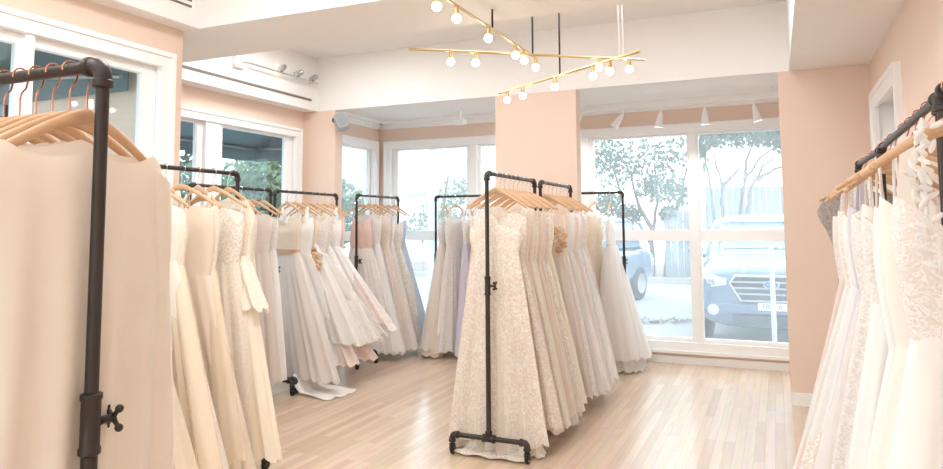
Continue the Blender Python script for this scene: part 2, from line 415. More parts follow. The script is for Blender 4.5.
# ------------------------------------------------------------------ garment racks
def elbow_mb(c, d1, d2, r=.0178, bend=.026):
    """pipe elbow at corner c joining directions d1 and d2 (unit vectors pointing away from the corner)"""
    c, d1, d2 = Vector(c), Vector(d1), Vector(d2)
    pts = []
    p0 = c + d1 * bend; p2 = c + d2 * bend
    cen = c + d1 * bend + d2 * bend
    for i in range(9):
        a = pi / 2 * i / 8
        pts.append(cen - d2 * bend * cos(a) - d1 * bend * sin(a))
    mb = MB().tube([p0 + d1 * .012] + pts + [p2 + d2 * .012], r, 16)
    for p, d in ((p0, d1), (p2, d2)): mb.tube([p + d * .004, p + d * .007, p + d * .019, p + d * .022], [r, r + .0035, r + .0035, r], 16)
    return mb

def make_rack(label, near, far, height=1.805, foot=.255, knob=1, group='black pipe garment racks', base_z=.125, ext=1.08):
    nx, ny = near; fx, fy = far
    L = math.hypot(fx - nx, fy - ny); rz = math.atan2(fy - ny, fx - nx) - pi / 2     # local +y runs near -> far
    t = thing('garment_rack', label, 'clothes rack', (nx, ny, 0), rz, group)
    H = height; r1, r2 = .0132, .0155
    obj('top_bar', MB().tube([(0, .03, H), (0, L - .03, H)], r1, 16), M['iron'], t)
    for y, s in ((0, 1), (L, -1)):
        obj('elbow', elbow_mb((0, y, H), (0, s, 0), (0, 0, -1)), M['iron'], t)
        obj('upper_post', MB().tube([(0, y, ext + .02), (0, y, H - .03)], r1, 16), M['iron'], t)
        obj('lower_post', MB().tube([(0, y, base_z + .02), (0, y, ext)], r2, 16), M['iron'], t)
        c = MB().lathe([(r2 + .001, -.062), (r2 + .0055, -.058), (r2 + .0055, -.048), (r2 + .003, -.044), (r2 + .003, .044), (r2 + .0055, .048), (r2 + .0055, .058), (r1, .062)], 20, (0, y, ext))
        col = obj('collar', c, M['iron'], t)
        h = MB(); K = knob; x0 = (r2 + .005) * K
        h.tube([(x0, y, ext), (x0 + .028 * K, y, ext)], [.009, .007], 10)
        for a in (pi / 4, 3 * pi / 4):
            q = Vector((0, cos(a), sin(a))) * .027; cc = Vector((x0 + .03 * K, y, ext))
            h.tube([cc - q, cc - q * .4, cc, cc + q * .4, cc + q], [.0045, .005, .008, .005, .0045], 10)
            h.ball(cc - q, .0085, 10, 8); h.ball(cc + q, .0085, 10, 8)
        obj('cross_handle', h, M['iron'], col)
        te = MB().tube([(-.042, y, base_z), (.042, y, base_z)], .022, 16).tube([(0, y, base_z), (0, y, base_z + .045)], .022, 16)
        for e in (-.034, .034): te.tube([(e - .008, y, base_z), (e - .006, y, base_z), (e + .006, y, base_z), (e + .008, y, base_z)], [.022, .026, .026, .022], 16)
        obj('tee', te, M['iron'], t)
        for sx in (-1, 1):
            obj('foot_pipe', MB().tube([(.03 * sx, y, base_z), ((foot - .03) * sx, y, base_z)], r2, 14), M['iron'], t)
            obj('foot_elbow', elbow_mb((foot * sx, y, base_z), (-sx, 0, 0), (0, 0, -1), .02, .026), M['iron'], t)
            cx = foot * sx
            k = MB().tube([(cx, y, base_z - .055), (cx, y, .062)], .012, 10)
            k.lathe([(.02, .058), (.02, .066), (.012, .07)], 14, (cx, y, 0))
            for dx in (-.014, .014): k.box(cx + dx - .0015, cx + dx + .0015, y - .012, y + .016, .026, .062)
            ca = obj('caster', k, M['iron'], t)
            w = MB().lathe([(.012, -.011), (.027, -.011), (.0312, -.007), (.0312, .007), (.027, .011), (.012, .011)], 20, (cx, y + .008, .0312), 'x')
            obj('wheel', w, M['rubber'], ca)
    return t

RACKS = {}
def rack(key, label, near, far, phrase, **k):
    make_rack(label, near, far, **k)
    RACKS[key] = dict(near=near, far=far, H=k.get('height', 1.805), phrase=phrase)
rack('L', 'black pipe rack in the left foreground, largest in view', (-1.267, .99), (-2.33, .99), 'the left foreground rack', knob=1)
rack('W1', 'black pipe rack along the left wall, just behind the left foreground rack', (-3.14, 2.40), (-3.14, 3.44), 'the second left rack')
rack('M', 'black pipe rack half hidden between two other racks on the left', (-4.10, 3.98), (-4.16, 4.98), 'the third left rack', height=1.79)
rack('W2', 'black pipe rack on the left with the wide flaring skirts before the pier', (-4.18, 5.06), (-4.24, 6.12), 'the fourth left rack', height=1.79)
rack('C', 'black pipe rack in the bay corner beside the narrow side window', (-4.24, 6.50), (-4.24, 7.42), 'the bay corner rack')
rack('D', 'black pipe rack standing across the left bay window', (-3.64, 7.25), (-2.60, 7.25), 'the left window rack', knob=-1, height=1.80)
rack('E', 'black pipe rack standing across the right bay window', (-1.46, 7.25), (-2.48, 7.25), 'the right window rack', height=1.80)
rack('C1', 'black pipe rack in the middle of the floor with lace gowns', (-1.715, 4.155), (-1.715, 5.13), 'the centre rack')
rack('C2', 'black pipe rack directly behind the centre rack, before the blush pillar', (-1.705, 5.24), (-1.705, 6.12), 'the rack before the pillar')
rack('R1', 'black pipe rack on the right, its thick near post at the photo edge', (.415, 2.20), (.445, 3.60), 'the near right rack', foot=.21)
rack('R0', 'black pipe rack at the right edge, nearest the camera and mostly cut off', (.395, 1.10), (.405, 2.12), 'the nearest right rack')
rack('R2', 'black pipe rack farther along the right wall, below the doorway', (.455, 3.68), (.445, 4.56), 'the far right rack', knob=-1, foot=.21)

# ------------------------------------------------------------------ hangers
def hang_z(u):
    """height of the hanger top edge below the bar for lateral coordinate u"""
    a = min(1, abs(u) / .215)
    return -.085 - .125 * (a ** 1.25) + .0 * a

def make_hanger(hookmat):
    t = thing('clothes_hanger', 'x', 'clothes hanger')
    top = []; n = 28
    prof = []
    for i in range(n + 1):
        u = -.215 + .43 * i / n
        a = abs(u) / .215
        w = .030 - .010 * a + .006 * math.exp(-(a / .18) ** 2)       # height of the board
        th = .0065 + .002 * math.sin(pi * min(1, a * 1.1)) 
        bow = .018 * a * a
        prof.append((u, hang_z(u), w, th, bow))
    rings = []
    for u, z, w, th, bow in prof:
        ring = []
        for k in range(10):
            a = 2 * pi * k / 10
            ring.append((u, bow + th * cos(a) * (1 if abs(cos(a)) < .9 else .95), z - w / 2 + w / 2 * sin(a)))
        rings.append(ring)
    b = MB().rings(rings, cap=True)
    # the small notches that hold ribbon loops
    for s in (-1, 1): b.ball((s * .212, .018, hang_z(.212) - .010), .0092, 10, 8)
    obj('shoulder_board', b, M['wood'], t, angle=60)
    pts = [(0, 0, -.085)] + [(0, 0, -.055), (.004, 0, -.046)]
    for i in range(13):
        a = -pi * .42 + (pi * 1.25) * i / 12
        pts.append((.019 * cos(a) - .0, 0, .0195 * sin(a) - .003))
    pts = [(0, 0, -.088), (0, 0, -.05), (.003, 0, -.036), (.013, 0, -.024)] + [(.0185 * cos(a), 0, .0185 * sin(a)) for a in [-.55 + (pi + .75) * i / 14 for i in range(15)]]
    obj('hook', MB().tube(pts, .0021, 8), hookmat, t)
    return t
ORD = ['first', 'second', 'third', 'fourth', 'fifth', 'sixth', 'seventh', 'eighth', 'ninth', 'tenth', 'eleventh', 'twelfth', 'thirteenth', 'fourteenth']
HAN = {'copper': None, 'chrome': None}
def hang(key, i, s, jit, kind='chrome'):
    roll = random.Random(i * 7 + len(key)).uniform(-.05, .05) if key in ('R1', 'R2', 'W1') else 0
    rk = RACKS[key]; (nx, ny), (fx, fy) = rk['near'], rk['far']
    L = math.hypot(fx - nx, fy - ny); ang = math.atan2(fy - ny, fx - nx) - pi / 2
    x, y = nx + (fx - nx) * s / L, ny + (fy - ny) * s / L
    label = 'pale wooden hanger with %s hook, %s from near end of %s' % ('rose gold' if kind == 'copper' else 'wire', ORD[i], rk['phrase'])
    grp = 'wooden hangers on ' + rk['phrase']
    if HAN[kind] is None:
        h = make_hanger(M['copper'] if kind == 'copper' else M['chrome']); HAN[kind] = h
        h.location = (x, y, rk['H'] ); h.rotation_euler = (0, roll, ang + jit); h['label'] = label; h['group'] = grp
    else: dup(HAN[kind], (x, y, rk['H']), ang + jit, label, grp).rotation_euler = (0, roll, ang + jit)
    return (x, y), ang + jit

# ------------------------------------------------------------------ gowns
def loop_pts(w, t, n, e=2.4):
    """points of a flattened super-ellipse, evenly spaced by arc length, starting at -y (near face)"""
    raw = []
    for k in range(n * 4):
        a = 2 * pi * k / (n * 4) - pi / 2
        c, s = cos(a), sin(a)
        raw.append((w * math.copysign(abs(c) ** (2 / e), c), t * math.copysign(abs(s) ** (2 / e), s)))
    d = [0]
    for k in range(len(raw)):
        p, q = raw[k], raw[(k + 1) % len(raw)]; d.append(d[-1] + math.hypot(p[0] - q[0], p[1] - q[1]))
    out = []; j = 0
    for k in range(n):
        s = d[-1] * k / n
        while d[j + 1] < s: j += 1
        f = (s - d[j]) / max(1e-9, d[j + 1] - d[j]); p, q = raw[j], raw[(j + 1) % len(raw)]
        out.append((p[0] + (q[0] - p[0]) * f, p[1] + (q[1] - p[1]) * f))
    return out

def smooth(t): t = max(0, min(1, t)); return t * t * (3 - 2 * t)

def skirt_mb(w0, w1, t0, t1, z0, z1, folds=18, amp=.012, p=1.0, sx=0, sy=0, rows=22, n=120, seed=0, hemwave=.012, scallop=0, lift=0, pool=1.0):
    rnd = random.Random(seed)
    comps = [(max(2, int(folds * f)), rnd.uniform(0, 6.28), a) for f, a in ((.5, .55), (1, .7), (1.55, .35))]
    big = [(rnd.randint(2, 4), rnd.uniform(0, 6.28))]
    rings = []
    for r in range(rows + 1):
        t = r / rows
        w = w0 + (w1 - w0) * t ** p; th = t0 + (t1 - t0) * t ** (p if p > 1 else .8)
        z = z0 + (z1 - z0) * t
        base = loop_pts(w, th, n, 2.4)
        A = amp * (.25 + .75 * t) * min(1, t * 4 + .25)
        ring = []
        for k, (x, y) in enumerate(base):
            a = 2 * pi * k / n
            x2, y2 = base[(k + 1) % n]; x1, y1 = base[k - 1]
            tx, ty = x2 - x1, y2 - y1; l = math.hypot(tx, ty) + 1e-9
            nx, ny = ty / l, -tx / l
            d = sum(c[2] * sin(c[0] * a + c[1] + .5 * sin(2.2 * t + c[1])) for c in comps)
            d = A * d + A * .6 * sin(big[0][0] * a + big[0][1]) * t
            zz = z
            hw = hemwave * (sin(comps[1][0] * a + comps[1][1] + 1.2) + .7 * sin(3 * a + comps[0][1])) * t * t
            if scallop: hw += scallop * abs(sin(folds * 1.5 * a)) * (1 if r == rows else .3 if r == rows - 1 else 0)
            if lift: hw += lift * t * t * (y / max(th, 1e-6)) 
            zz += hw
            if zz < .012:
                ex = (.012 - zz) * pool; zz = .010 + .010 * (1 + sin(comps[2][0] * a + 3 * t)) * .5; d += ex
            ring.append((x + nx * d + sx * t ** 1.15, y + ny * d * (.85) + sy * t ** 1.4, zz))
        rings.append(ring)
    return MB().rings(rings)

def neck(style, u):
    u = max(-1, min(1, u))
    if style == 'sweet': return .028 * abs(sin(pi * u)) - .03 * math.exp(-(u / .18) ** 2)
    if style == 'v': return -.15 * (1 - abs(u)) ** 1.0
    if style == 'scoop': return -.08 * (1 - u * u)
    if style == 'under': return -.03 * abs(u) ** 3
    return .012 * cos(u * pi)

def bodice_mb(bw, ww, t0, top, waist, style, n=120, rows=12, seed=0, e=2.4):
    rnd = random.Random(seed + 5); ph = rnd.uniform(0, 6)
    rings = []
    for r in range(rows + 1):
        t = 1 - r / rows
        w = ww + (bw - ww) * smooth(t) + .012 * sin(pi * t)
        th = t0 * (1 + .35 * math.exp(-((t - .72) / .22) ** 2))
        ring = []
        for k, (x, y) in enumerate(loop_pts(w, th, n, e)):
            dz = neck(style, x / w) * smooth((t - .25) / .75)
            wr = .0022 * sin(9 * x / w + ph + 3 * t) + .0015 * sin(26 * t + ph + 5 * x / w)
            ring.append((x, y + wr * (1 if y > 0 else -1), waist + (top - waist) * t + dz))
        rings.append(ring)
    return MB().rings(rings)

def ribbon(mb, p, q, w=.006, sag=0, n=6):
    p, q = Vector(p), Vector(q); pts = [p.lerp(q, i / n) + Vector((0, 0, -sag * sin(pi * i / n))) for i in range(n + 1)]
    return mb.tube(pts, w, 6)

def flower_mb(mb, c, r, seed, facing=-1):
    rnd = random.Random(seed)
    for k in range(6):
        a = 2 * pi * k / 6 + rnd.random()
        cx, cz = c[0] + cos(a) * r * .55, c[2] + sin(a) * r * .55
        mb.ball((cx, c[1] + facing * rnd.uniform(0, r * .3), cz), r * .5, 8, 6, (1, .35, .8))
    mb.ball((c[0], c[1] + facing * r * .3, c[2]), r * .3, 8, 6)

def gown(key, i, s, desc, body, skirt, top=1.56, waist=1.24, hem=.06, bw=.182, ww=.164, hw=.34, th=.05, neckl='straight', strap='loop', folds=18, amp=.011, p=1.0,
         sx=0, sy=0, over=None, over_hem=None, over_sx=None, under=None, under_hem=None, sash=None, flowers=None, sleeve=None, train=None, jit=0, hook='chrome', t0=.040, pool=1.0, scallop=0, hemwave=.012, overw=1.04, name='wedding_gown', cat='dress', label=None, shoulder=False, folds2=None, frills=0):
    (x, y), ang = hang(key, i, s, jit, hook)
    rk = RACKS[key]; H = rk['H']
    lab = label or '%s, %s from near end of %s' % (desc, ORD[i], rk['phrase'])
    g = thing(name, lab, cat, (x, y, 0), ang, 'gowns on ' + rk['phrase'])
    sd = hash_(key, i)
    if neckl == 'straight': neckl = ['sweet', 'scoop', 'straight', 'v'][(sd // 7) % 4]
    top = min(top, H - .225) if key not in ('L',) else top
    vr = random.Random(sd + 3); top += vr.uniform(-.04, .01); waist += vr.uniform(-.06, .05); hem += vr.uniform(-.02, .03) if hem > .04 else 0
    if shoulder:
        # garment whose shoulders lie over the hanger
        rings = []; n = 120; rows = 18; sw = .242
        for r in range(rows + 1):
            t = r / rows
            w = sw + (bw - sw) * smooth(t); th_ = .013 + (t0 - .013) * smooth(t * 2.2)
            ring = []
            for k, (px, py) in enumerate(loop_pts(w, th_, n, 2.2 + .2 * t)):
                a_ = abs(px); zt = H + hang_z(a_) + .012 - .105 * max(0, 1 - (a_ / .175) ** 2.2) * (.75 if py > 0 else 1) - .07 * max(0, (a_ - .19) / .05) ** 1.4
                ring.append((px, py + .012 * (abs(px) / sw) ** 2 + (.003 + .011 * t) * min(1, 3 * t) * sin(px * 62 + sd + 2 * t) * (1 if abs(px) < w * .93 else .3), zt + (waist - zt) * t ** 1.0))
            rings.append(ring)
        obj('bodice', MB().rings(rings), FAB[body], g)
    else:
        obj('bodice', bodice_mb(bw, ww, t0, top, waist, neckl, seed=sd), FAB[body], g)
    obj('skirt', skirt_mb(ww, hw, t0, th, waist + .012, hem, folds, amp, p, sx, sy, seed=sd, pool=pool, scallop=scallop, hemwave=hemwave), FAB[skirt], g)
    if over:
        obj('overskirt', skirt_mb(ww + .006, hw * overw + .012, t0 + .006, th + .014, waist + .016, over_hem if over_hem is not None else hem + .04, folds2 or folds, amp, p, sx if over_sx is None else over_sx, sy, seed=sd, scallop=scallop, hemwave=hemwave * 1.3), FAB[over], g)
    if under:
        obj('underskirt', skirt_mb(ww - .02, hw * .9, t0 * .8, th * .85, waist - .25, under_hem if under_hem is not None else hem - .12, folds + 3, amp * .9, p, sx * .95, sy, seed=sd + 31, pool=pool), FAB[under], g)
    if not shoulder:
        if strap == 'loop':
            for sg in (-1, 1):
                m = MB(); zt = top + neck(neckl, .93); ribbon(m, (sg * bw * .93, 0, zt - .01), (sg * .197, .014, H + hang_z(.197) + .002), .0022); obj('hanger_loop', m, FAB['white'], g)
        elif strap == 'wide':
            for sg in (-1, 1):
                m = MB(); zt = top + neck(neckl, .75)
                rings = []
                for q in range(7):
                    f = q / 6; c = Vector((sg * bw * .72, -t0 * .6, zt)).lerp(Vector((sg * .12, .004, H + hang_z(.12) + .008)), f)
                    rings.append([(c.x - .02 * (1 - .3 * f), c.y - .003, c.z), (c.x + .02 * (1 - .3 * f), c.y - .003, c.z), (c.x + .02 * (1 - .3 * f), c.y + .003, c.z), (c.x - .02 * (1 - .3 * f), c.y + .003, c.z)])
                m.rings(rings, cap=True)
                rings = []
                for q in range(7):
                    f = q / 6; c = Vector((sg * bw * .72, t0 * .6, zt)).lerp(Vector((sg * .12, .008, H + hang_z(.12) + .008)), f)
                    rings.append([(c.x - .02 * (1 - .3 * f), c.y - .003, c.z), (c.x + .02 * (1 - .3 * f), c.y - .003, c.z), (c.x + .02 * (1 - .3 * f), c.y + .003, c.z), (c.x - .02 * (1 - .3 * f), c.y + .003, c.z)])
                m.rings(rings, cap=True)
                obj('strap', m, FAB[body], g)
        elif strap == 'thin':
            for sg in (-1, 1):
                m = MB(); zt = top + neck(neckl, .7)
                ribbon(m, (sg * bw * .7, -t0 * .8, zt - .006), (sg * .13, .0, H + hang_z(.13) + .006), .0035)
                ribbon(m, (sg * bw * .7, t0 * .8, zt - .006), (sg * .13, .008, H + hang_z(.13) + .006), .0035)
                obj('strap', m, FAB[body], g)
        elif strap == 'leaf':
            for sg in (-1, 1):
                m = MB(); rnd = random.Random(sd + sg); a0 = Vector((sg * bw * .75, -t0, top + neck(neckl, .75) - .1)); a1 = Vector((sg * .13, -.012, H + hang_z(.13) + .01))
                ribbon(m, a0, a1, .004)
                for q in range(40):
                    c = a0.lerp(a1, q / 39) + Vector((rnd.uniform(-.02, .02), -.006 + rnd.uniform(-.008, .004), rnd.uniform(-.006, .006)))
                    lf = MB().ball((0, 0, .012), .013, 8, 6, (.45, .18, 1.15)); rm = Matrix.Translation(c) @ Matrix.Rotation(rnd.uniform(-1.3, 1.3), 4, 'Y') @ Matrix.Rotation(rnd.uniform(-.5, .5), 4, 'X')
                    m.add([rm @ Vector(v) for v in lf.v], lf.f)
                obj('leaf_strap', m, FAB['white'], g)
    if sleeve:
        for sg in (-1, 1):
            rings = []
            for q in range(13):
                f = q / 12; c = Vector((sg * (.205 + .03 * f), .014, H + hang_z(.2) - .02 - f * sleeve)); rr = .042 - .012 * f + .004 * sin(9 * f)
                rings.append([(c.x + rr * cos(a) * .8, c.y + rr * sin(a) * .55, c.z + (.02 * cos(a) * sg * (1 - f) * -1)) for a in [2 * pi * k / 20 for k in range(20)]])
            obj('sleeve', MB().rings(rings, cap=True), FAB[body], g)
    if sash:
        rings = []
        for dz, e in ((.03, .001), (.025, .006), (-.025, .006), (-.03, .001)):
            rings.append([(px, py, waist + .01 + dz) for px, py in loop_pts(ww + e + .003, t0 + e + .004, 64, 2.3)])
        obj('sash', MB().rings(rings), FAB[sash] if sash in FAB else M[sash], g)
    if frills:
        for q in range(frills):
            t = (q + 1) / (frills + .3); z = waist + (hem - waist) * t; ww_ = ww + (hw - ww) * t ** p; tt = t0 + (th - t0) * t ** .8
            obj('frill', skirt_mb(ww_ + .004, ww_ + .035, tt + .002, tt + .016, z + .09, z - .03, folds * 2, .010, 1, 0, 0, rows=5, n=160, seed=sd + q, hemwave=.008), FAB[over or skirt], g)
            f = g.children[-1]; f.location = (sx * t ** 1.15, sy * t ** 1.4, 0)
    if flowers:
        for q, (fx, fz, fr, fm, *fy) in enumerate(flowers):
            m = MB(); flower_mb(m, (fx, fy[0] if fy else -(t0 + .014), fz), fr, sd + q); obj('flower', m, FAB[fm] if fm in FAB else M[fm], g)
    if train:
        # cloth lying on the floor, running out from the hem: (direction x, y, width, length, fabric)
        dx, dy, wd, ln, fm = train
        rows, nn = 14, 22; rings = []; rnd = random.Random(sd + 9); ph = rnd.uniform(0, 6)
        d = Vector((dx, dy, 0)).normalized(); pr = Vector((-d.y, d.x, 0))
        for r in range(rows + 1):
            f = r / rows; ring = []
            for k in range(nn):
                v = k / (nn - 1) * 2 - 1
                edge = 1 - .10 * v * v + .03 * sin(9 * v + ph)
                c = Vector((sx, sy, 0)) + d * (ln * f * edge) + pr * (v * wd * (.75 + .35 * f))
                zz = .012 + .013 * (1 + sin(10 * v + 5 * f + ph)) * (1 - .5 * f) + max(0, .16 - f * .6) * (1 - .4 * v * v)
                ring.append((c.x, c.y, zz))
            rings.append(ring)
        o = obj('train', MB().rings(rings, closed=False), FAB[fm], g)
        sm = o.modifiers.new('solid', 'SOLIDIFY'); sm.thickness = .004; sm.offset = 1
    return g

def hash_(key, i):
    return sum(ord(c) * 31 ** k for k, c in enumerate(key)) % 9973 + i * 101

# ---- left foreground rack: plain long garments, shoulders over the hangers (bar runs to the left)
Ld = [('pale linen long sleeved plain gown', 'bag', 'bag'), ('cream chiffon gown hanging straight', 'champagne', 'champagne'), ('ivory satin gown hanging straight', 'ivory', 'ivory'),
      ('pale taupe tulle gown', 'taupe', 'taupe'), ('plain white crepe gown', 'white', 'white'), ('linen coloured gown', 'bag', 'bag'), ('champagne coloured gown', 'champagne', 'champagne'), ('white tulle gown', 'tulle', 'tulle'), ('ivory gown', 'ivory', 'ivory')]
for i, (d, bo, sk) in enumerate(Ld):
    gown('L', i, .045 + i * .054, d, bo, sk, waist=.78, hem=.16 + .02 * (i % 3), bw=.285, ww=.285, hw=.34 + .02 * ((i * 7) % 3), th=.040, folds=10, amp=.012, p=1.0, shoulder=True, jit=R([2, -3, 3, -2, 3, -3, 2, -2, 3][i]), hook='copper', t0=.026, sleeve=.5 if i in (0, 3) else None, hemwave=.015)

# ---- second rack along the left
Wd = [('cream tulle ball gown with lace top', 'creamlace', 'creamtulle'), ('cream lace gown', 'creamlace', 'creamlace'), ('ivory satin gown', 'ivory', 'ivory'), ('cream tulle gown with sheer layers', 'creamlace', 'creamtulle'),
      ('champagne chiffon gown', 'champagne', 'champagne'), ('cream lace gown with a wide skirt', 'creamlace', 'creamtulle'), ('ivory lace gown', 'ivorylace', 'creamlace'), ('cream lace gown with lace tunic', 'creamlace', 'creamtulle')]
for i, (d, bo, sk) in enumerate(Wd):
    last = i == len(Wd) - 1
    gown('W1', i, .10 + i * .122, d, bo, sk, top=1.59, waist=1.24, hem=.10 + .03 * (i % 2), hw=[.36, .37, .36, .38, .36, .34, .31, .34][i], th=.072, ww=.185, t0=.05, folds=[14, 16, 12, 18, 13, 15, 16, 14][i], amp=.02, p=.85, sx=[.15, .15, .15, .16, .14, .09, .06, .17][i],
         jit=R([14, -16, 22, -12, 18, -14, 10, -8][i]), strap='wide' if i % 2 else 'loop', neckl='sweet' if i % 2 == 0 else 'v', over='sheercream' if i in (0, 3, 5) else ('creamlace' if last else None), over_hem=.98 if last else .2, over_sx=.09 if last else None, overw=.78 if last else 1.04, shoulder=last, bw=.205, hook='chrome')

# ---- third rack along the left (mostly hidden)
for i in range(6):
    gown('M', i, .14 + i * .15, ['white lace gown', 'ivory satin gown', 'white tulle gown', 'cream lace gown', 'pale taupe tulle gown', 'white gown with tulle skirt'][i], ['whitelace', 'ivory', 'whitelace', 'creamlace', 'taupe', 'whitelace'][i], ['whitelace', 'ivory', 'tulle', 'creamlace', 'taupe', 'tulle'][i],
         hw=.28, th=.065, folds=16, amp=.013, p=.9, sx=.02, hem=.18, jit=R([10, -12, 14, -8, 12, -10][i]), neckl='sweet')

# ---- fourth rack along the left, wide skirts flaring to the room
W2 = [dict(d='taupe tulle gown with tan sash', body='champagne', skirt='taupe', over='sheer', over_hem=.12, sash='sash', hw=.42, sx=.24, hem=.12, top=1.55, waist=1.24, train=(1, .1, .2, .5, 'tulle'), neckl='straight'),
      dict(d='white tulle gown with wide straps', body='white', skirt='tulle', strap='wide', hw=.42, sx=.24, hem=.2, neckl='v'),
      dict(d='white tulle gown with tan flowers', body='champagne', skirt='tulle', over='sheer', over_hem=.40, hw=.46, sx=.26, hem=.37, under='blush', under_hem=.2, neckl='sweet',
           flowers=[(.175, 1.25, .045, 'sash', -.055), (.20, 1.18, .05, 'tan', -.06), (.245, 1.10, .055, 'tan', -.06), (.155, 1.15, .04, 'sash', -.06), (.26, 1.19, .04, 'champagne', -.05), (.19, 1.06, .045, 'sash', -.07)]),
      dict(d='white tulle ball gown', body='whitelace', skirt='tulle', hw=.48, sx=.28, hem=.38, under='blush', under_hem=.2, over='sheer', over_hem=.42),
      dict(d='ivory lace gown with a wide skirt', body='ivorylace', skirt='whitelace', hw=.46, sx=.28, hem=.40, neckl='sweet'),
      dict(d='white satin gown with wide skirt', body='white', skirt='white', hw=.46, sx=.30, hem=.44, strap='wide', neckl='v'),
      dict(d='blush pink tulle ball gown', body='blush', skirt='blush', over='sheer', over_hem=.52, hw=.46, sx=.30, hem=.50, under='blush', under_hem=.34)]
for i, q in enumerate(W2):
    q = dict(q); d, bo, sk = q.pop('d'), q.pop('body'), q.pop('skirt')
    gown('W2', i, .19 + i * .128, d, bo, sk, th=.078, folds=17, amp=.014, p=.85, jit=R([-14, 10, -6, 12, -8, 10, -12][i]), **q)

# ---- bay corner rack
Cs = [dict(d='white lace gown with rose lining', body='rose', skirt='whitelace', hw=.34, bw=.10, ww=.13), dict(d='white tulle gown', body='whitelace', skirt='tulle', hw=.36, over='sheer', over_hem=.1), dict(d='blush lace gown', body='blushlace', skirt='blushlace', hw=.36, neckl='sweet'),
      dict(d='white lace fitted gown', body='whitelace', skirt='whitelace', hw=.36, strap='wide', neckl='v'), dict(d='ivory lace gown', body='ivorylace', skirt='ivorylace', hw=.38), dict(d='pale blue grey chiffon gown', body='bluegrey', skirt='bluegrey', hw=.40, sx=.2)]
for i, q in enumerate(Cs):
    q = dict(q); d, bo, sk = q.pop('d'), q.pop('body'), q.pop('skirt'); sx = q.pop('sx', .15)
    gown('C', i, .10 + i * .145, d, bo, sk, th=.07, folds=16, amp=.012, p=.9, hem=.08, sx=sx, jit=R([12, -10, 14, -8, 10, -10][i]), **q)

# ---- rack before the left bay window (bar runs across)
Ds = [dict(d='champagne and white tulle gown', body='whitelace', skirt='champagne', over='sheer', over_hem=.1, hw=.34), dict(d='white lace gown', body='whitelace', skirt='whitelace', hw=.34, strap='wide'), dict(d='pale lilac satin gown with lace top', body='whitelace', skirt='lilac', hw=.32),
      dict(d='blush lace gown', body='blushlace', skirt='blush', hw=.34), dict(d='white tulle gown', body='white', skirt='tulle', hw=.34), dict(d='ivory satin gown', body='ivory', skirt='ivory', hw=.34)]
for i, q in enumerate(Ds):
    q = dict(q); d, bo, sk = q.pop('d'), q.pop('body'), q.pop('skirt')
    gown('D', i, .11 + i * .15, d, bo, sk, th=.12 if i else .16, folds=16, amp=.014, p=.9, hem=.05, sy=-.08 if i == 0 else 0, jit=R([10, -14, 12, -8, 10, -6][i]), **q)

# ---- rack before the right bay window (near end is the right one)
Es = [dict(d='white tulle ball gown spreading widest', body='white', skirt='tulle', over='sheer', over_hem=.14, hw=.36, th=.26, sy=-.10, under='tulle', under_hem=.02), dict(d='champagne satin gown with beaded top', body='champagne', skirt='champagne', hw=.34, th=.13), dict(d='white tulle gown with flowers', body='white', skirt='tulle', hw=.34, th=.12, over='sheer', flowers=[(0, 1.46, .05, 'white'), (.06, 1.45, .04, 'white')]),
      dict(d='white lace gown', body='whitelace', skirt='whitelace', hw=.34, th=.1), dict(d='ivory gown', body='ivory', skirt='ivory', hw=.34, th=.1)]
for i, q in enumerate(Es):
    q = dict(q); d, bo, sk = q.pop('d'), q.pop('body'), q.pop('skirt')
    gown('E', i, .13 + i * .17, d, bo, sk, folds=16, amp=.014, p=.9, hem=.10 if i == 0 else .05, jit=R([6, -10, 8, -8, 6][i]), **q)

# ---- centre rack
C1 = [dict(d='ivory lace gown with floor train', body='ivorylace', skirt='ivorylace', hw=.36, hem=.05, over=None, train=(.05, -1, .25, .16, 'ivorylace'), top=1.50, sx=.0, sy=.0, folds=13, amp=.030, th=.065, under='creamlace', under_hem=.0, scallop=.012),
      dict(d='ivory lace gown with scalloped hem', body='ivorylace', skirt='ivorylace', hw=.37, hem=.14, scallop=.012), dict(d='blush lace gown', body='blushlace', skirt='blushlace', hw=.37, hem=.12), dict(d='cream lace gown', body='creamlace', skirt='creamlace', hw=.37, hem=.12),
      dict(d='ivory satin gown with lace top', body='ivorylace', skirt='ivory', hw=.37, hem=.12), dict(d='champagne chiffon gown', body='champagne', skirt='champagne', hw=.36, hem=.13), dict(d='blush gown with lace overlay', body='blushlace', skirt='blush', over='sheer', over_hem=.1, hw=.36, hem=.13),
      dict(d='ivory lace fitted gown', body='ivorylace', skirt='ivorylace', hw=.38, hem=.14, scallop=.012), dict(d='cream lace gown with gathered hem', body='creamlace', skirt='creamlace', hw=.38, hem=.17, under='ivory', under_hem=.10)]
for i, q in enumerate(C1):
    q = dict(q); d, bo, sk = q.pop('d'), q.pop('body'), q.pop('skirt')
    kw = dict(th=.05, folds=15, amp=.014, p=.95, neckl='straight' if i % 2 == 0 else 'sweet', strap='loop', jit=R([-3, 5, -4, 6, -3, 4, -6, 3, -4][i]), sx=.03); kw.update(q)
    gown('C1', i, .14 + i * .09, d, bo, sk, **kw)

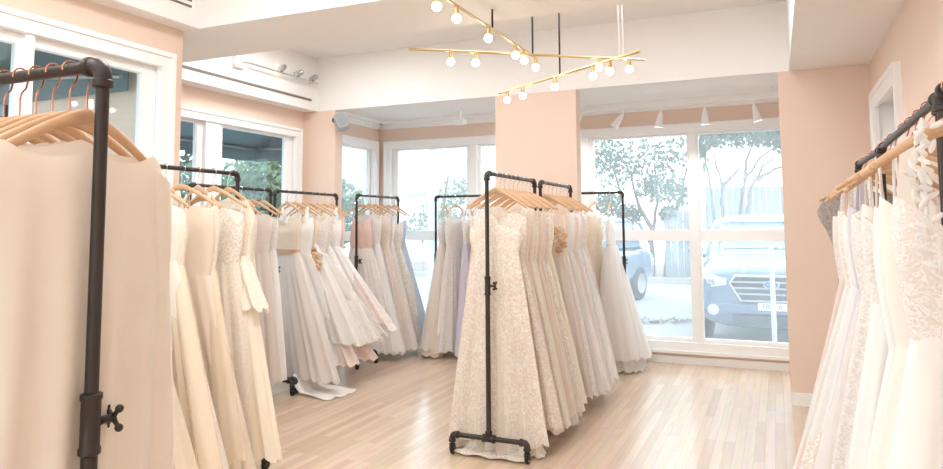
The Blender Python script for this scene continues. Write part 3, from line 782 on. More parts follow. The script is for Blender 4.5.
# ---- rack behind the centre rack
C2 = [dict(d='champagne gown with flowered beaded bodice', body='champagne', skirt='taupe', hw=.34, flowers=[(.10, 1.42, .034, 'tan', -.055), (.15, 1.44, .03, 'champagne', -.045), (.14, 1.36, .036, 'tan', -.05), (.165, 1.31, .03, 'sash', -.045), (.09, 1.33, .03, 'champagne', -.055), (.17, 1.38, .03, 'tan', -.04), (.13, 1.27, .032, 'sash', -.055)]), dict(d='white lace gown', body='whitelace', skirt='whitelace', hw=.36), dict(d='white tulle gown', body='white', skirt='tulle', over='sheer', hw=.37),
      dict(d='blush chiffon gown', body='blush', skirt='blush', hw=.37), dict(d='white satin gown', body='white', skirt='white', hw=.38), dict(d='white tulle gown with wide skirt', body='whitelace', skirt='tulle', hw=.40, over='sheer'), dict(d='ivory lace gown', body='ivorylace', skirt='whitelace', hw=.40)]
for i, q in enumerate(C2):
    q = dict(q); d, bo, sk = q.pop('d'), q.pop('body'), q.pop('skirt')
    gown('C2', i, .09 + i * .115, d, bo, sk, th=.062, folds=16, amp=.013, p=.9, hem=.13, sx=.03, jit=R([4, -5, 5, -4, 6, -5, 4][i]), **q)

# ---- right hand racks
R0 = [dict(d='white lace gown with leafy lace straps', body='whitelace', skirt='white', hw=.32, sx=-.06, strap='leaf', neckl='v'), dict(d='ivory satin gown with a deep neckline', body='ivory', skirt='ivory', hw=.32, sx=-.08, strap='wide', neckl='v'), dict(d='white crepe gown with thin straps', body='white', skirt='tulle', hw=.33, sx=-.08, strap='thin', neckl='v')]
for i, q in enumerate(R0):
    q = dict(q); d, bo, sk = q.pop('d'), q.pop('body'), q.pop('skirt')
    gown('R0', i, [.56, .74, .92][i], d, bo, sk, top=1.53, waist=1.20, th=.08, folds=12, amp=.013, p=.9, hem=.05, jit=R([8, -9, 10][i]), hook='copper', **q)
R1 = [dict(d='ivory satin gown', body='ivory', skirt='ivory', hw=.30, sx=-.02, strap='wide', neckl='v'),
      dict(d='white lace gown with a scooped neckline', body='whitelace', skirt='white', hw=.31, sx=-.06, strap='thin', neckl='scoop'),
      dict(d='ivory crepe gown with deep neckline', body='ivory', skirt='ivory', hw=.31, sx=-.06, strap='thin', neckl='v'),
      dict(d='white lace gown with long thin straps', body='whitelace', skirt='whitelace', hw=.33, sx=-.10, strap='thin', neckl='v'),
      dict(d='pale taupe tulle gown', body='whitelace', skirt='taupe', hw=.34, sx=-.12, strap='thin', neckl='sweet', over='sheer'),
      dict(d='white tulle gown with a flower at the waist', body='white', skirt='tulle', hw=.36, sx=-.15, strap='thin', neckl='v', over='sheer', flowers=[(-.07, 1.19, .028, 'champagne')]),
      dict(d='pale lilac satin gown', body='lilac', skirt='lilac', hw=.34, sx=-.13, strap='wide', neckl='v'),
      dict(d='white crepe gown with pointed front', body='white', skirt='white', hw=.34, sx=-.16, strap='thin', neckl='v'),
      dict(d='ivory lace gown', body='ivorylace', skirt='ivorylace', hw=.34, sx=-.16, strap='wide', neckl='scoop')]
for i, q in enumerate(R1):
    q = dict(q); d, bo, sk = q.pop('d'), q.pop('body'), q.pop('skirt')
    if i in (0, 5): continue
    gown('R1', i - (i > 0) - (i > 5), .02 + i * .165, d, bo, sk, top=1.53, waist=1.20, th=.07, folds=14, amp=.013, p=.9, hem=.05, jit=R([4, -12, 20, -16, 12, -14, 22, -18, 12][i]), hook='copper', **q)
R2 = [dict(d='white chiffon gown', body='white', skirt='white', hw=.34, sx=-.16, strap='thin', neckl='v'), dict(d='blush chiffon gown', body='blush', skirt='blush', hw=.33, sx=-.14, strap='wide', neckl='scoop'), dict(d='white lace gown', body='whitelace', skirt='whitelace', hw=.34, sx=-.13, strap='wide'),
      dict(d='short silver grey sequinned dress', body='sequin', skirt='sequin', hw=.17, hem=.75, ww=.15, bw=.16, sx=-.02, shoulder=True)]
for i, q in enumerate(R2):
    q = dict(q); d, bo, sk = q.pop('d'), q.pop('body'), q.pop('skirt')
    kw = dict(top=1.53, waist=1.20, th=.06, folds=14, amp=.012, p=.9, hem=.05, jit=R([-12, 10, -9, 12][i]), hook='copper'); kw.update(q)
    gown('R2', i, [.10, .24, .38, .66][i], d, bo, sk, **kw)

# ------------------------------------------------------------------ ceiling fittings
# brass branching chandelier
ch = thing('chandelier', 'brass chandelier of three crossing bars with round globe bulbs', 'ceiling lamp', (-1.4, 4.3, ZC))
O = Vector((-1.4, 4.3, ZC))
def lp(x, y, z): return (x - O.x, y - O.y, z - O.z)
def brass_bar(a, c, z, bulbs):
    a3, c3 = Vector(lp(a[0], a[1], z)), Vector(lp(c[0], c[1], z))
    m = MB().tube([a3, c3], .0085, 12); br = obj('brass_bar', m, M['brass'], ch)
    for f in bulbs:
        p = a3.lerp(c3, f)
        s = MB().lathe([(.006, .0), (.013, -.004), (.0135, -.045), (.011, -.05)], 14, p)
        obj('bulb_socket', s, M['brass'], br)
        q = MB().ball((p.x, p.y, p.z - .070), .024, 16, 12); obj('globe_bulb', q, M['bulb'], br)
brass_bar((-1.504, 2.80), (-1.482, 4.50), 2.62, [.121, .254, .505, .767, .861, .995])
brass_bar((-2.10, 3.80), (-.785, 4.73), 2.585, [.17, .271, .796, .932])
brass_bar((-1.92, 4.92), (-.70, 4.06), 2.48, [.071, .208, .463, .726, .828])
for x, y, z, zt in ((-1.492, 3.72, 2.62, ZB), (-1.43, 4.274, 2.585, ZC), (-1.31, 4.49, 2.48, ZC)):
    obj('suspension_rod', MB().tube([lp(x, y, zt), lp(x, y, z)], .006, 10), M['black'], ch)
for dx in (-.012, .012):
    obj('suspension_rod', MB().tube([lp(-.83 + dx, 4.17, ZC), lp(-.83 + dx, 4.17, 2.48)], .004, 10), M['trim'], ch)
obj('ceiling_canopy', MB().lathe([(.0, 0), (.07, 0), (.07, -.02), (.02, -.03)], 24, (0, 0, 0)), M['brass'], ch)

# spotlight rail on the left soffit
X2 = -4.643
t = thing('spotlight_rail', 'chrome spotlight rail with three heads on the left soffit', 'spotlight', (X2, 5.05, 3.03))
obj('junction_box', MB().box(0, .05, -.07, .07, -.06, .05), M['trim'], t, smooth=False, bevel=.006)
obj('rail', MB().tube([(.05, .0, 0), (.075, .08, 0), (.075, 1.16, .0)], .009, 10).tube([(.0, 1.1, 0), (.075, 1.1, 0)], .006, 8), M['chrome'], t)
for k, y in enumerate((.55, .82, 1.08)):
    h = MB().lathe([(.018, -.05), (.03, -.045), (.034, .0), (.03, .03), (.02, .05), (.006, .055)], 16)
    mt = Matrix.Translation((.085, y, .045)) @ Matrix.Rotation(R([40, -30, 25][k]), 4, 'X') @ Matrix.Rotation(R(70), 4, 'Y')
    h.v = [tuple(mt @ Vector(v)) for v in h.v]
    hd = obj('lamp_head', h, M['chrome'], t)
    q = MB().lathe([(.002, -.053), (.024, -.051), (.024, -.046)], 16); q.v = [tuple(mt @ Vector(v)) for v in q.v]
    obj('lamp_lens', q, M['spotglow'] if k == 0 else M['grey'], hd)
t = MB().box(X2 - .004, X2 + .004, 4.2, 6.20, 2.835, 2.862); o = obj('air_slot', t, M['slot'], smooth=False); tag(o, 'long thin dark air slot along the left soffit below the spotlights', 'vent')
t = thing('air_vent', 'dark linear air vent high on the near left soffit', 'vent', (-3.358, 2.6, 2.88))
obj('backing', MB().box(-.002, .004, -.6, .66, -.035, .05), M['trim'], t, smooth=False)
for z in (-.018, .022): obj('slot', MB().box(.003, .007, -.57, .63, z - .008, z + .008), M['slot'], t, smooth=False)

# speaker on the pier
t = thing('wall_speaker', 'grey box loudspeaker on a black bracket at the left pier', 'speaker', (-4.36, YB - .0, 2.60))
obj('bracket', MB().tube([(-.02, -.002, .02), (-.02, -.05, .02)], .03, 12).tube([(-.02, -.05, .02), (.03, -.09, .0)], .014, 10), M['black'], t)
s = MB(); ring = lambda w, h, z, r=.02: [(x, z, y) for x, y in loop_pts(w, h, 32, 5)]
s.rings([ring(.055, .08, -.06), ring(.062, .09, -.055), ring(.062, .09, .055), ring(.048, .075, .07)], cap=True)
mt = Matrix.Translation((.105, -.10, -.015)) @ Matrix.Rotation(R(-28), 4, 'Y') @ Matrix.Rotation(R(40), 4, 'Z')
s.v = [tuple(mt @ Vector(v)) for v in s.v]; obj('speaker_box', s, M['grey'], t, angle=35)
s = MB().rings([ring(.05, .078, -.061), ring(.05, .078, -.064)], cap=True); s.v = [tuple(mt @ Vector(v)) for v in s.v]
obj('speaker_grille', s, plain('speaker mesh', (150, 152, 157), .6, bump=.5, bscale=300), t, angle=35)

# white track with cone spotlights in the bay
t = thing('ceiling_track', 'white ceiling track along the bay above the right window', 'lighting track', (-.9, 7.30, BAYC))
obj('track', MB().box(-1.15, 1.1, -.018, .018, -.115, -.09).box(-1.0, -.98, -.012, .012, -.09, 0).box(.9, .92, -.012, .012, -.09, 0), M['trim'], t, smooth=False)
names = ['at the left end of the bay track', 'second from the left on the bay track', 'third from the left on the bay track', 'fourth from the left on the bay track', 'at the right end of the bay track']
for k, (x, tilt) in enumerate(((-1.90, 48), (-1.449, 36), (-1.057, 10), (-.624, 0), (-.165, -12))):
    s = thing('cone_spotlight', 'white cone spotlight %s' % names[k], 'spotlight', (x, 7.30, 2.685), 0, 'white cone spotlights in the bay')
    obj('stem', MB().tube([(0, 0, 0), (0, 0, -.07)], .008, 10), M['trim'], s)
    h = MB().lathe([(.014, .0), (.02, -.02), (.038, -.13), (.046, -.165), (.043, -.165), (.034, -.12)], 20)
    mt = Matrix.Translation((0, 0, -.055)) @ Matrix.Rotation(R(tilt), 4, 'Y')
    h.v = [tuple(mt @ Vector(v)) for v in h.v]; hd = obj('cone_shade', h, M['trim'], s, angle=50)
    q = MB().lathe([(.002, -.150), (.038, -.148), (.038, -.145)], 18); q.v = [tuple(mt @ Vector(v)) for v in q.v]
    obj('lamp_lens', q, M['lampface'], hd)
    ld = bpy.data.lights.new('cone light', 'SPOT'); ld.energy = 11; ld.spot_size = R(130); ld.spot_blend = .6; ld.shadow_soft_size = .04; ld.color = (1, 1, 1)
    lo = bpy.data.objects.new('cone_light', ld); COL.objects.link(lo); lo.matrix_world = Matrix.Translation((x, 7.30, 2.685)) @ mt @ Matrix.Translation((0, 0, -.17))
t = thing('smoke_detector', 'small white box on the bay ceiling above the left window', 'detector', (-3.35, 7.3, BAYC))
obj('housing', MB().box(-.07, .07, -.05, .05, -.16, -.11).box(-.02, .02, -.02, .02, -.11, 0), M['trim'], t, smooth=False, bevel=.006)

# added fill panels above the shop front, out of view, to brighten the room
for k, (x, y) in enumerate(((-2.6, -1.6), (-.9, -1.6), (-2.6, .4), (-.9, .4), (-1.75, 2.2))):
    lab = ['left added fill panel nearest the shopfront', 'right added fill panel nearest the shopfront', 'left added fill panel above the camera row', 'right added fill panel above the camera row', 'added fill panel just before the cross beam'][k]
    t = thing('fill_panel', lab, 'ceiling lamp', (x, y, ZC), 0, 'added fill panels')
    f = MB().box(-.5, .5, -.5, -.46, -.04, 0).box(-.5, .5, .46, .5, -.04, 0).box(-.5, -.46, -.46, .46, -.04, 0).box(.46, .5, -.46, .46, -.04, 0)
    obj('lamp_frame', f, M['trim'], t, smooth=False)
    obj('diffuser', MB().box(-.46, .46, -.46, .46, -.02, -.005), M['lampface'], t, smooth=False)
    ld = bpy.data.lights.new('fill light', 'AREA'); ld.size = .9; ld.energy = (6, 2, 13, 2, 28)[k]; ld.color = (.97, .985, 1)
    lo = bpy.data.objects.new('fill_light', ld); COL.objects.link(lo); lo.location = (x, y, ZC - .03)

for k, (x, y) in enumerate(((-3.7, 5.0), (-2.0, 4.6), (-.4, 4.6))):  # added panels hidden above the beam, brightening the back of the room
    t = thing('fill_panel', ['left added fill panel up in the tray behind the cross beam', 'middle added fill panel up in the tray behind the cross beam', 'right added fill panel up in the tray behind the cross beam'][k], 'ceiling lamp', (x, y, ZC), 0, 'added fill panels')
    f = MB().box(-.4, .4, -.4, -.36, -.03, 0).box(-.4, .4, .36, .4, -.03, 0).box(-.4, -.36, -.36, .36, -.03, 0).box(.36, .4, -.36, .36, -.03, 0)
    obj('lamp_frame', f, M['trim'], t, smooth=False)
    obj('diffuser', MB().box(-.36, .36, -.36, .36, -.015, -.004), M['lampface'], t, smooth=False)
    ld = bpy.data.lights.new('fill light', 'AREA'); ld.size = .7; ld.energy = [17, 8, 8][k]; ld.color = (.97, .985, 1)
    lo = bpy.data.objects.new('fill_light', ld); COL.objects.link(lo); lo.location = (x, y, ZC - .025)

# ------------------------------------------------------------------ outside
GZ = -.03
mo = dict(asphalt=plain('pale asphalt', (158, 159, 161), .85, bump=.2, bscale=40, var=.08, vscale=1.5), paving=plain('concrete paving', (165, 163, 160), .85, var=.06), soil=plain('leaf litter', (118, 108, 100), .9, bump=.6, bscale=20, var=.25, vscale=8),
          bark=plain('grey bark', (104, 95, 90), .85, bump=.4, bscale=30, var=.15, vscale=12), leaf=cloth('pale green leaves', (118, 142, 118), (98, 124, 100), None, 2, .45), leaf2=cloth('olive leaves', (126, 146, 120), (104, 126, 98), None, 2, .45),
          fence=plain('pale painted boards', (140, 147, 156), .7, var=.05, vscale=6), column=plain('pale column paint', (206, 210, 214), .7), canvas=plain('dark teal canvas', (84, 116, 126), .8, bump=.2, bscale=80, var=.06), paint=plain('silver blue car paint', (112, 132, 158), .25, .3, var=.03, coat=.8),
          cglass=plain('car glass', (120, 140, 155), .08, .2, var=.05), lamp=plain('headlamp lens', (214, 224, 232), .12, .1, coat=1), dark=plain('dark grille plastic', (70, 78, 90), .5), plate=plain('number plate', (240, 240, 240), .5), ink=plain('plate ink', (90, 100, 120), .6),
          house=plain('white house boards', (214, 215, 217), .7, var=.03), blue=plain('emblem blue', (92, 120, 178), .3), window=plain('house window', (120, 132, 142), .2))
b = MB().box(-30, 20, YBACK + .2, 40, GZ - .1, GZ); struct('ground', b, mo['asphalt'], 'pale asphalt driveway outside the windows', 'ground', smooth=False)
b = MB().box(-30, XW2 - .35, -12, YBACK + .2, GZ - .1, GZ).box(XW2 - .35, 20, -12, YCAM - .25, GZ - .1, GZ); struct('ground_side', b, mo['paving'], 'pale paved pavement outside the left windows', 'ground', smooth=False)
b = MB().box(-14, 12, 18.0, 18.25, GZ, GZ + .14); struct('kerb', b, mo['paving'], 'pale concrete kerb in front of the planting bed', 'kerb', smooth=False)
b = MB().box(-14, 12, 18.25, 24, GZ, GZ + .10); struct('ground_bed', b, mo['soil'], 'planting bed of leaf litter under the trees', 'ground', smooth=False)

def leaves_mb(centres, count, size, rnd):
    mb = MB()
    for k in range(count):
        c, r = rnd.choice(centres)
        d = Vector((rnd.gauss(0, 1), rnd.gauss(0, 1), rnd.gauss(0, 1))).normalized() * r * (rnd.random() ** .4)
        p = Vector(c) + Vector((d.x, d.y, d.z * .8)); s = size * rnd.uniform(.6, 1.3)
        q = Matrix.Rotation(rnd.uniform(0, 6.28), 3, 'Z') @ Matrix.Rotation(rnd.uniform(-1.2, 1.2), 3, 'X')
        vs = [p + q @ Vector(v) * s for v in ((0, -.5, 0), (.3, -.1, .06), (.22, .3, .04), (0, .6, -.05), (-.22, .3, .04), (-.3, -.1, .06))]
        mb.add(vs, [(0, 1, 2, 3), (0, 3, 4, 5)])
    return mb
def tree(label, x, y, trunks, crowns, count, size, leaf, seed, rad=.09, group='trees outside the windows'):
    rnd = random.Random(seed); t = thing('garden_tree', label, 'tree', (x, y, GZ + .05), 0, group)
    for path in trunks:
        pts = []
        for i in range(len(path) - 1):
            for f in (0, .25, .5, .75): pts.append(Vector(path[i]).lerp(Vector(path[i + 1]), f) + Vector((rnd.uniform(-.02, .02), rnd.uniform(-.02, .02), 0)))
        pts.append(Vector(path[-1])); n = len(pts)
        obj('trunk', MB().tube(pts, [rad * (1 - .72 * i / (n - 1)) for i in range(n)], 10), mo['bark'], t)
    obj('foliage', leaves_mb(crowns, count, size, rnd), mo[leaf], t, smooth=False)
    return t
# multi-stem tree in the left pane
tree('slim multi stemmed tree outside the right bay window, left pane', -3.1, 19.0,
     [[(-.3, 0, 0), (-.35, 0, .9), (-.7, .2, 1.7), (-1.0, .2, 3.0)], [(.0, .1, 0), (.0, .1, 1.0), (.15, .2, 2.0), (.1, .3, 3.4)], [(.35, 0, 0), (.42, .1, 1.0), (.7, .2, 1.9), (1.0, .3, 3.1)], [(.15, 0, 1.1), (-.3, 0, 1.9), (-.5, 0, 2.8)]],
     [((-1.15, 0, 2.0), .45), ((-.9, .2, 2.9), .7), ((-.1, .2, 3.2), .8), ((.8, .3, 3.2), .75), ((-.6, 0, 1.7), .4), ((.75, .1, 2.3), .5), ((-1.2, 0, 3.4), .6), ((0, 0, 4.2), 1.1), ((.1, 0, 2.4), .5), ((.5, .1, 1.7), .3)], 5200, .125, 'leaf', 3, .075)
# spreading tree in the right pane
tree('spreading tree with bent bare branches outside the right bay window, right pane', -.9, 17.5,
     [[(-.5, 0, 0), (-.48, 0, 1.5), (-.50, 0, 2.3), (-.62, 0, 2.9), (-.55, .1, 3.5)], [(-.3, 0, 0), (-.28, 0, 1.7), (-.25, 0, 2.4), (-.40, 0, 2.9), (-.45, 0, 3.2)], [(-.25, 0, 2.3), (.05, 0, 2.65), (.2, 0, 2.8)],
      [(.1, 0, 0), (.08, 0, 1.5), (.25, 0, 2.45), (.6, .1, 3.0), (1.1, .1, 3.3)], [(.25, 0, 1.6), (.4, 0, 2.3), (.65, 0, 2.8), (1.1, .1, 3.05)], [(.5, 0, 2.45), (.9, 0, 2.7), (1.4, .1, 2.85)], [(.25, 0, 2.45), (.3, .1, 2.9), (.5, .2, 3.5)]],
     [((-.65, 0, 3.5), .42), ((-.2, .1, 3.65), .5), ((.3, .2, 3.55), .42), ((.7, .2, 3.6), .45), ((1.1, .2, 3.4), .42), ((-.8, 0, 3.2), .25), ((1.5, .2, 3.2), .4), ((.2, 0, 4.4), 1.0)], 4600, .115, 'leaf2', 5, .05)
# left side trees beyond the awning
tree('pale leafy tree seen below the awning', -9.4, 8.0, [[(0, 0, 0), (0, 0, 1.5), (.2, .1, 3)]], [((0, 0, 1.6), 1.1), ((.6, -1.2, 1.5), 1.0), ((-.4, 1.3, 1.7), 1.1), ((0, 0, 2.8), 1.2)], 5000, .2, 'leaf', 8)
tree('pale leafy tree on the left beyond the recessed window', -10.4, 12.9, [[(0, 0, 0), (0, 0, 1.5), (.2, .1, 3)]], [((0, 0, 1.6), 1.2), ((.2, -1.3, 2.0), 1.1), ((.4, 1.3, 1.7), 1.1), ((0, 0, 2.8), 1.2)], 5000, .2, 'leaf2', 9)
tree('faint leafy tree outside the left bay window', -9.6, 19.5, [[(0, 0, 0), (0, 0, 1.5), (.2, .1, 3)]], [((0, 0, 1.9), .7), ((.6, 0, 2.5), .6), ((-.6, 0, 1.4), .6)], 700, .15, 'leaf2', 12)
# fence
t = thing('board_fence', 'pale board fence behind the parked car', 'fence', (-1.62, 18.9, GZ + .1))
for k in range(3):
    x0 = k * 2.2
    m = MB()
    for j in range(14): m.box(x0 + j * .157, x0 + j * .157 + .152, -.012, .012, .02, 2.32)
    obj('board_panel', m, mo['fence'], t, smooth=False)
    obj('post', MB().box(x0 - .06, x0 + .06, .012, .12, 0, 2.36), mo['fence'], t, smooth=False)
t = thing('gate_panel', 'low pale board panel left of the tall fence', 'fence', (-2.62, 18.9, GZ + .1))
m = MB()
for j in range(5): m.box(-.1 + j * .16, -.1 + j * .16 + .15, -.012, .012, .02, 1.75)
obj('board_panel', m, mo['fence'], t, smooth=False); obj('rail', MB().box(-.1, .7, .012, .05, 1.4, 1.5), mo['fence'], t, smooth=False)
# slim white post in front of the car, leaf scatter on the drive
t = thing('slim_post', 'slim white post standing in front of the parked car', 'post', (-.069, 8.45, GZ))
obj('pole', MB().lathe([(.028, 0), (.026, .1), (.026, 1.2), (.02, 1.235), (.004, 1.24)], 16), mo['column'], t)
obj('foot_plate', MB().lathe([(.07, 0), (.07, .012), (.03, .016)], 20), mo['column'], t)
rnd = random.Random(4); m = MB()
for k in range(260):
    a, q = rnd.uniform(0, 6.28), rnd.random() ** .6
    c = Vector((cos(a) * .75 * q + sin(a * 2) * .1, sin(a) * .38 * q + cos(a) * .2 * q, .012 + rnd.random() * .02)); z = rnd.uniform(.02, .05); rm = Matrix.Rotation(rnd.uniform(0, 6.28), 3, 'Z') @ Matrix.Rotation(rnd.uniform(-.5, .5), 3, 'X')
    m.add([c + rm @ (Vector(v) * z) for v in ((0, -1, 0), (.5, 0, .15), (0, 1.1, 0), (-.5, 0, .15))], [(0, 1, 2), (0, 2, 3)])
o = obj('fallen_leaves', m, mo['soil'], smooth=False); o.location = (-1.75, 11.0, GZ); tag(o, 'scatter of dark fallen leaves on the driveway', 'leaves', kind='stuff')

# car -------------------------------------------------------------
def sup(w, z0, z1, y, n=40, e=3.6, yb=None):
    out = []
    for k in range(n):
        a = 2 * pi * k / n; c, s = cos(a), sin(a)
        out.append((w * math.copysign(abs(c) ** (2 / e), c), y, (z0 + z1) / 2 + (z1 - z0) / 2 * math.copysign(abs(s) ** (2 / e), s)))
    return out
def make_car(label, loc, rz):
    t = thing('parked_car', label, 'car', loc, rz, 'cars parked outside')
    secs = [(0, .66, .42, .80), (.03, .76, .30, .92), (.12, .84, .24, .99), (.3, .89, .22, 1.03), (.7, .91, .22, 1.08), (1.2, .92, .22, 1.12), (1.6, .92, .22, 1.14), (3.0, .92, .22, 1.12), (4.2, .91, .24, 1.10), (4.55, .86, .28, 1.02), (4.68, .72, .40, .9)]
    obj('body', MB().rings([sup(w, a, b_, y) for y, w, a, b_ in secs], cap=True), mo['paint'], t, angle=60)
    def rr(w, y0, y1, z): return [(x, (y0 + y1) / 2 + yy, z) for x, yy in loop_pts(w, (y1 - y0) / 2, 48, 5)]
    obj('windows', MB().rings([rr(.85, 1.15, 4.45, 1.04), rr(.82, 1.45, 4.32, 1.25), rr(.74, 1.95, 4.1, 1.52)], cap=True), mo['cglass'], t, angle=50)
    obj('roof', MB().rings([rr(.74, 1.92, 4.12, 1.515), rr(.74, 1.95, 4.1, 1.56), rr(.66, 2.1, 3.95, 1.61), rr(.4, 2.4, 3.7, 1.63)], cap=True), mo['paint'], t, angle=50)
    for s in (-1, 1):
        p = MB()
        for a, c in (((.86, 1.2, 1.05), (.735, 1.96, 1.53)), ((.86, 2.75, 1.08), (.75, 2.7, 1.53)), ((.86, 4.4, 1.08), (.74, 4.1, 1.53))): p.tube([(s * a[0], a[1], a[2]), (s * c[0], c[1], c[2])], .035, 8)
        obj('pillar', p, mo['paint'], t)
        m = MB().ball((s * 1.0, 1.5, 1.12), .11, 12, 8, (1, .5, .75)); m.tube([(s * .86, 1.5, 1.08), (s * .98, 1.5, 1.1)], .03, 8); obj('mirror', m, mo['paint'], t)
        # headlamp: swept wedge
        h = MB().rings([[(s * .50, -.012, .76), (s * .50, .0, .83), (s * .52, .1, .86), (s * .52, .1, .74)], [(s * .66, .0, .73), (s * .67, .02, .87), (s * .68, .14, .89), (s * .68, .14, .72)], [(s * .83, .10, .75), (s * .84, .12, .89), (s * .84, .24, .90), (s * .84, .24, .74)], [(s * .885, .26, .80), (s * .885, .28, .88), (s * .86, .36, .88), (s * .86, .36, .80)]], cap=True)
        hl = obj('headlight', h, mo['lamp'], t, smooth=False)
        obj('lamp_reflector', MB().ball((s * .68, -.005, .80), .05, 12, 8, (1, .3, 1)).ball((s * .78, .05, .81), .04, 12, 8, (1, .3, 1)), M['chrome'], hl)
        f = MB().lathe([(.065, -.01), (.065, .02), (.04, .03)], 18, (s * .66, -.0, .46), 'y'); obj('fog_lamp', f, mo['lamp'], t)
        for y in (.82, 3.72):
            w = MB().lathe([(.10, -.11), (.22, -.11), (.31, -.09), (.335, -.06), (.335, .06), (.31, .09), (.22, .11), (.10, .11)], 32, (s * .83, y, .335), 'x'); wh = obj('wheel', w, M['rubber'], t)
            hb = MB().lathe([(.03, 0), (.19, 0), (.2, .02), (.03, .03)], 24, (s * .93, y, .335), 'x')
            obj('hub', hb, M['chrome'], wh)
    # grille: hexagon frame, bars, emblem
    g = MB(); pts = [(-.46, .78), (-.40, .87), (.40, .87), (.46, .78), (.34, .58), (-.34, .58)]
    for k in range(6): a, c = pts[k], pts[(k + 1) % 6]; g.tube([(a[0], -.045, a[1]), (c[0], -.045, c[1])], .016, 8); g.ball((a[0], -.045, a[1]), .016, 8, 6)
    gr = obj('grille_frame', g, M['chrome'], t)
    obj('grille_mesh', MB().add([(x, -.03, z) for x, z in pts] + [(x, .06, z) for x, z in pts], [(0, 1, 2, 3, 4, 5), (11, 10, 9, 8, 7, 6)] + [(k, (k + 1) % 6, 6 + (k + 1) % 6, 6 + k) for k in range(6)]), mo['dark'], gr, smooth=False)
    for z, hw in ((.80, .44), (.73, .42), (.66, .38)): obj('grille_bar', MB().box(-hw, hw, -.055, -.035, z - .012, z + .012), M['chrome'], gr, smooth=False, bevel=.004)
    em = MB().rings([[(x, y, .775 + z) for x, z in loop_pts(.085, .045, 32, 2)] for y in (-.058, -.072)], cap=True); e = obj('emblem', em, mo['blue'], t)
    er = MB().tube([(x, -.072, .775 + z) for x, z in loop_pts(.085, .045, 32, 2)] + [(0, -.072, .775 - .045)], .006, 8); obj('emblem_rim', er, M['chrome'], e)
    st = MB()
    for cx, cz, r in ((-.04, .785, .016), (.0, .79, .009), (.035, .785, .009), (.01, .765, .009), (.045, .765, .009), (-.015, .762, .009)):
        v = [(cx + (r if k % 2 == 0 else r * .4) * sin(pi * k / 5), -.074, cz + (r if k % 2 == 0 else r * .4) * cos(pi * k / 5)) for k in range(10)]
        st.add(v, [tuple(range(10))])
    obj('emblem_stars', st, M['chrome'], e, smooth=False)
    obj('bumper', MB().rings([[(x, -.02 + .10 * (abs(x) / .8) ** 2.2 + y, .50 + z) for x in [-.82 + 1.64 * k / 20 for k in range(21)]] for y, z in ((.05, -.1), (-.03, -.07), (-.045, 0), (-.03, .04), (.05, .05))], closed=False), mo['paint'], t)
    obj('lower_intake', MB().box(-.45, .45, -.025, .08, .30, .41), mo['dark'], t, smooth=False, bevel=.01)
    pl = obj('number_plate', MB().box(-.155, .155, -.066, -.056, .475, .56), mo['plate'], t, smooth=False, bevel=.003)
    cu = bpy.data.curves.new('plate_text', 'FONT'); cu.body = 'FBG 6'; cu.size = .085; cu.align_x = 'CENTER'; cu.align_y = 'CENTER'; cu.extrude = .001
    tmp = bpy.data.objects.new('lettering_source', cu); me = bpy.data.meshes.new_from_object(tmp); bpy.data.objects.remove(tmp); to = bpy.data.objects.new('lettering', me); COL.objects.link(to); to.parent = pl; to.location = (0, -.068, .518); to.rotation_euler = (pi / 2, 0, 0); me.materials.clear(); me.materials.append(mo['ink'])
    w = MB().tube([(-.6, 1.16, 1.15), (.1, 1.22, 1.17)], .01, 6).tube([(0, 1.16, 1.15), (.6, 1.24, 1.17)], .01, 6); obj('wiper', w, mo['dark'], t)
    return t
car = make_car('silver blue car facing the right bay window', (-.085, 9.0, GZ), R(0))
dup(car, (-4.3, 10.6, GZ), R(-14), 'pale blue car at the left edge of the right bay window, half behind gowns', 'cars parked outside')

# awnings on the left facade
def awning(label, xw, y0, y1, zt=3.05, out=1.30, zb=2.50, val=.18):
    t = thing('window_awning', label, 'awning', (xw - .19, y0, 0), 0, 'teal window awnings')
    L = y1 - y0
    m = MB().add([(0, 0, zt), (0, L, zt), (-out, L, zb), (-out, 0, zb), (0, 0, zt + .02), (0, L, zt + .02), (-out, L, zb + .02), (-out, 0, zb + .02)], [(0, 1, 2, 3), (7, 6, 5, 4), (0, 4, 5, 1), (2, 6, 7, 3)]); obj('canvas', m, mo['canvas'], t, smooth=False)
    v = MB().box(-out - .01, -out + .0, 0, L, zb - val, zb + .02); obj('valance', v, mo['canvas'], t, smooth=False)
    for y in (0, L):
        s = MB().add([(0, y, zt), (-out, y, zb), (-out, y, zb - val), (0, y, zb - val)] + [(0, y + .008, zt), (-out, y + .008, zb), (-out, y + .008, zb - val), (0, y + .008, zb - val)], [(0, 1, 2, 3), (7, 6, 5, 4), (0, 4, 5, 1), (1, 5, 6, 2), (2, 6, 7, 3)]); obj('side_flap', s, mo['canvas'], t, smooth=False)
        obj('support_arm', MB().tube([(-.0, y + (.05 if y == 0 else -.05), zb - .1), (-out + .02, y + (.05 if y == 0 else -.05), zb)], .014, 8), M['steel'], t)
    obj('front_rod', MB().tube([(-out + .03, .02, zb - .02), (-out + .03, L - .02, zb - .02)], .016, 8), M['steel'], t)
awning('dark teal awning outside the recessed left window', XW2, 3.35, 7.24)
awning('dark teal awning outside the large left window', XW1, -.5, 3.05)
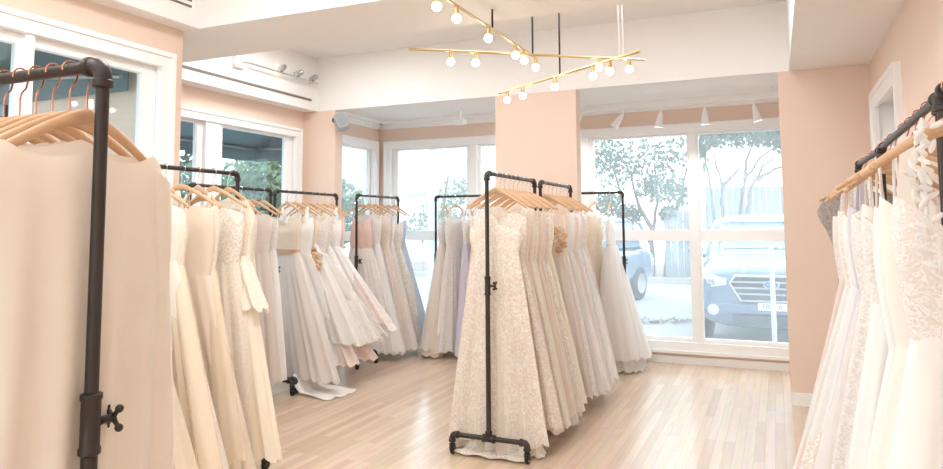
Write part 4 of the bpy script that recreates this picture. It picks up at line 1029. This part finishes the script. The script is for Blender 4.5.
# porch columns and house beyond the left bay window
for k, x in enumerate((-4.72, -3.98)):
    t = thing('porch_column', 'pale porch column outside the left bay window, %s one' % ('left' if k == 0 else 'right'), 'column', (x, 9.3, GZ), 0, 'porch columns')
    obj('shaft', MB().lathe([(.085, .12), (.08, .5), (.07, 3.3)], 20), mo['column'], t); obj('base', MB().box(-.12, .12, -.12, .12, 0, .12), mo['column'], t, smooth=False, bevel=.01)
    obj('capital', MB().box(-.11, .11, -.11, .11, 3.3, 3.45), mo['column'], t, smooth=False, bevel=.01)
t = thing('neighbour_house', 'white house far outside the left bay window', 'house', (-13.5, 27, GZ))
obj('wall', MB().box(-4, 4, 0, 5, 0, 2.9), mo['house'], t, smooth=False)
obj('roof', MB().add([(-4.3, -.3, 2.85), (4.3, -.3, 2.85), (4.3, 5.3, 2.85), (-4.3, 5.3, 2.85), (-4.3, 2.5, 4.6), (4.3, 2.5, 4.6)], [(0, 1, 5, 4), (2, 3, 4, 5), (0, 4, 3), (1, 2, 5), (3, 2, 1, 0)]), mo['paving'], t, smooth=False)
for x in (-2.5, 0, 2.5): w = obj('window', MB().box(x - .5, x + .5, -.04, 0, .9, 2.2), M['trim'], t, smooth=False); obj('pane', MB().box(x - .43, x + .43, -.05, -.04, .97, 2.13), mo['window'], w, smooth=False)

# ------------------------------------------------------------------ world, camera, view
w = bpy.data.worlds.new('sky'); scn.world = w; w.use_nodes = True; nt = w.node_tree; nt.nodes.clear()
out = nt.nodes.new('ShaderNodeOutputWorld'); bg = nt.nodes.new('ShaderNodeBackground')
tc = nt.nodes.new('ShaderNodeTexCoord'); nz = N(nt, 'ShaderNodeTexNoise', Scale=2.0, Detail=4.0); nt.links.new(tc.outputs['Generated'], nz.inputs['Vector'])
mx = N(nt, 'ShaderNodeMix', data_type='RGBA'); mx.inputs[6].default_value = (.86, .93, 1.0, 1); mx.inputs[7].default_value = (.97, .99, 1.0, 1)
nt.links.new(nz.outputs['Fac'], mx.inputs[0]); nt.links.new(mx.outputs[2], bg.inputs['Color']); bg.inputs['Strength'].default_value = 3.1
nt.links.new(bg.outputs[0], out.inputs[0])

cam = bpy.data.cameras.new('camera'); co = bpy.data.objects.new('camera', cam); COL.objects.link(co)
F, YAW, PIT, ROLL, CY = 692.6, R(23.69), R(4.574), R(-.345), 169.5
cam.sensor_width = 36; cam.lens = F / 943 * 36; cam.shift_y = -(234.5 - CY) / 943; cam.clip_start = .05; cam.clip_end = 200
fw = Vector((-sin(YAW) * cos(PIT), cos(YAW) * cos(PIT), sin(PIT))); r = Vector((cos(YAW), sin(YAW), 0)); u = r.cross(fw)
r2 = r * cos(ROLL) + u * sin(ROLL); u2 = -r * sin(ROLL) + u * cos(ROLL)
co.matrix_world = Matrix(((r2.x, u2.x, -fw.x, 0), (r2.y, u2.y, -fw.y, 0), (r2.z, u2.z, -fw.z, 1.47), (0, 0, 0, 1)))
scn.camera = co
vs = scn.view_settings; vs.view_transform = 'Standard'; vs.look = 'None'; vs.gamma = 1; vs.use_curve_mapping = False; vs.exposure = .55
scn.cycles.max_bounces = 10; scn.cycles.diffuse_bounces = 6; scn.cycles.transparent_max_bounces = 24
scn.cycles.use_denoising = True
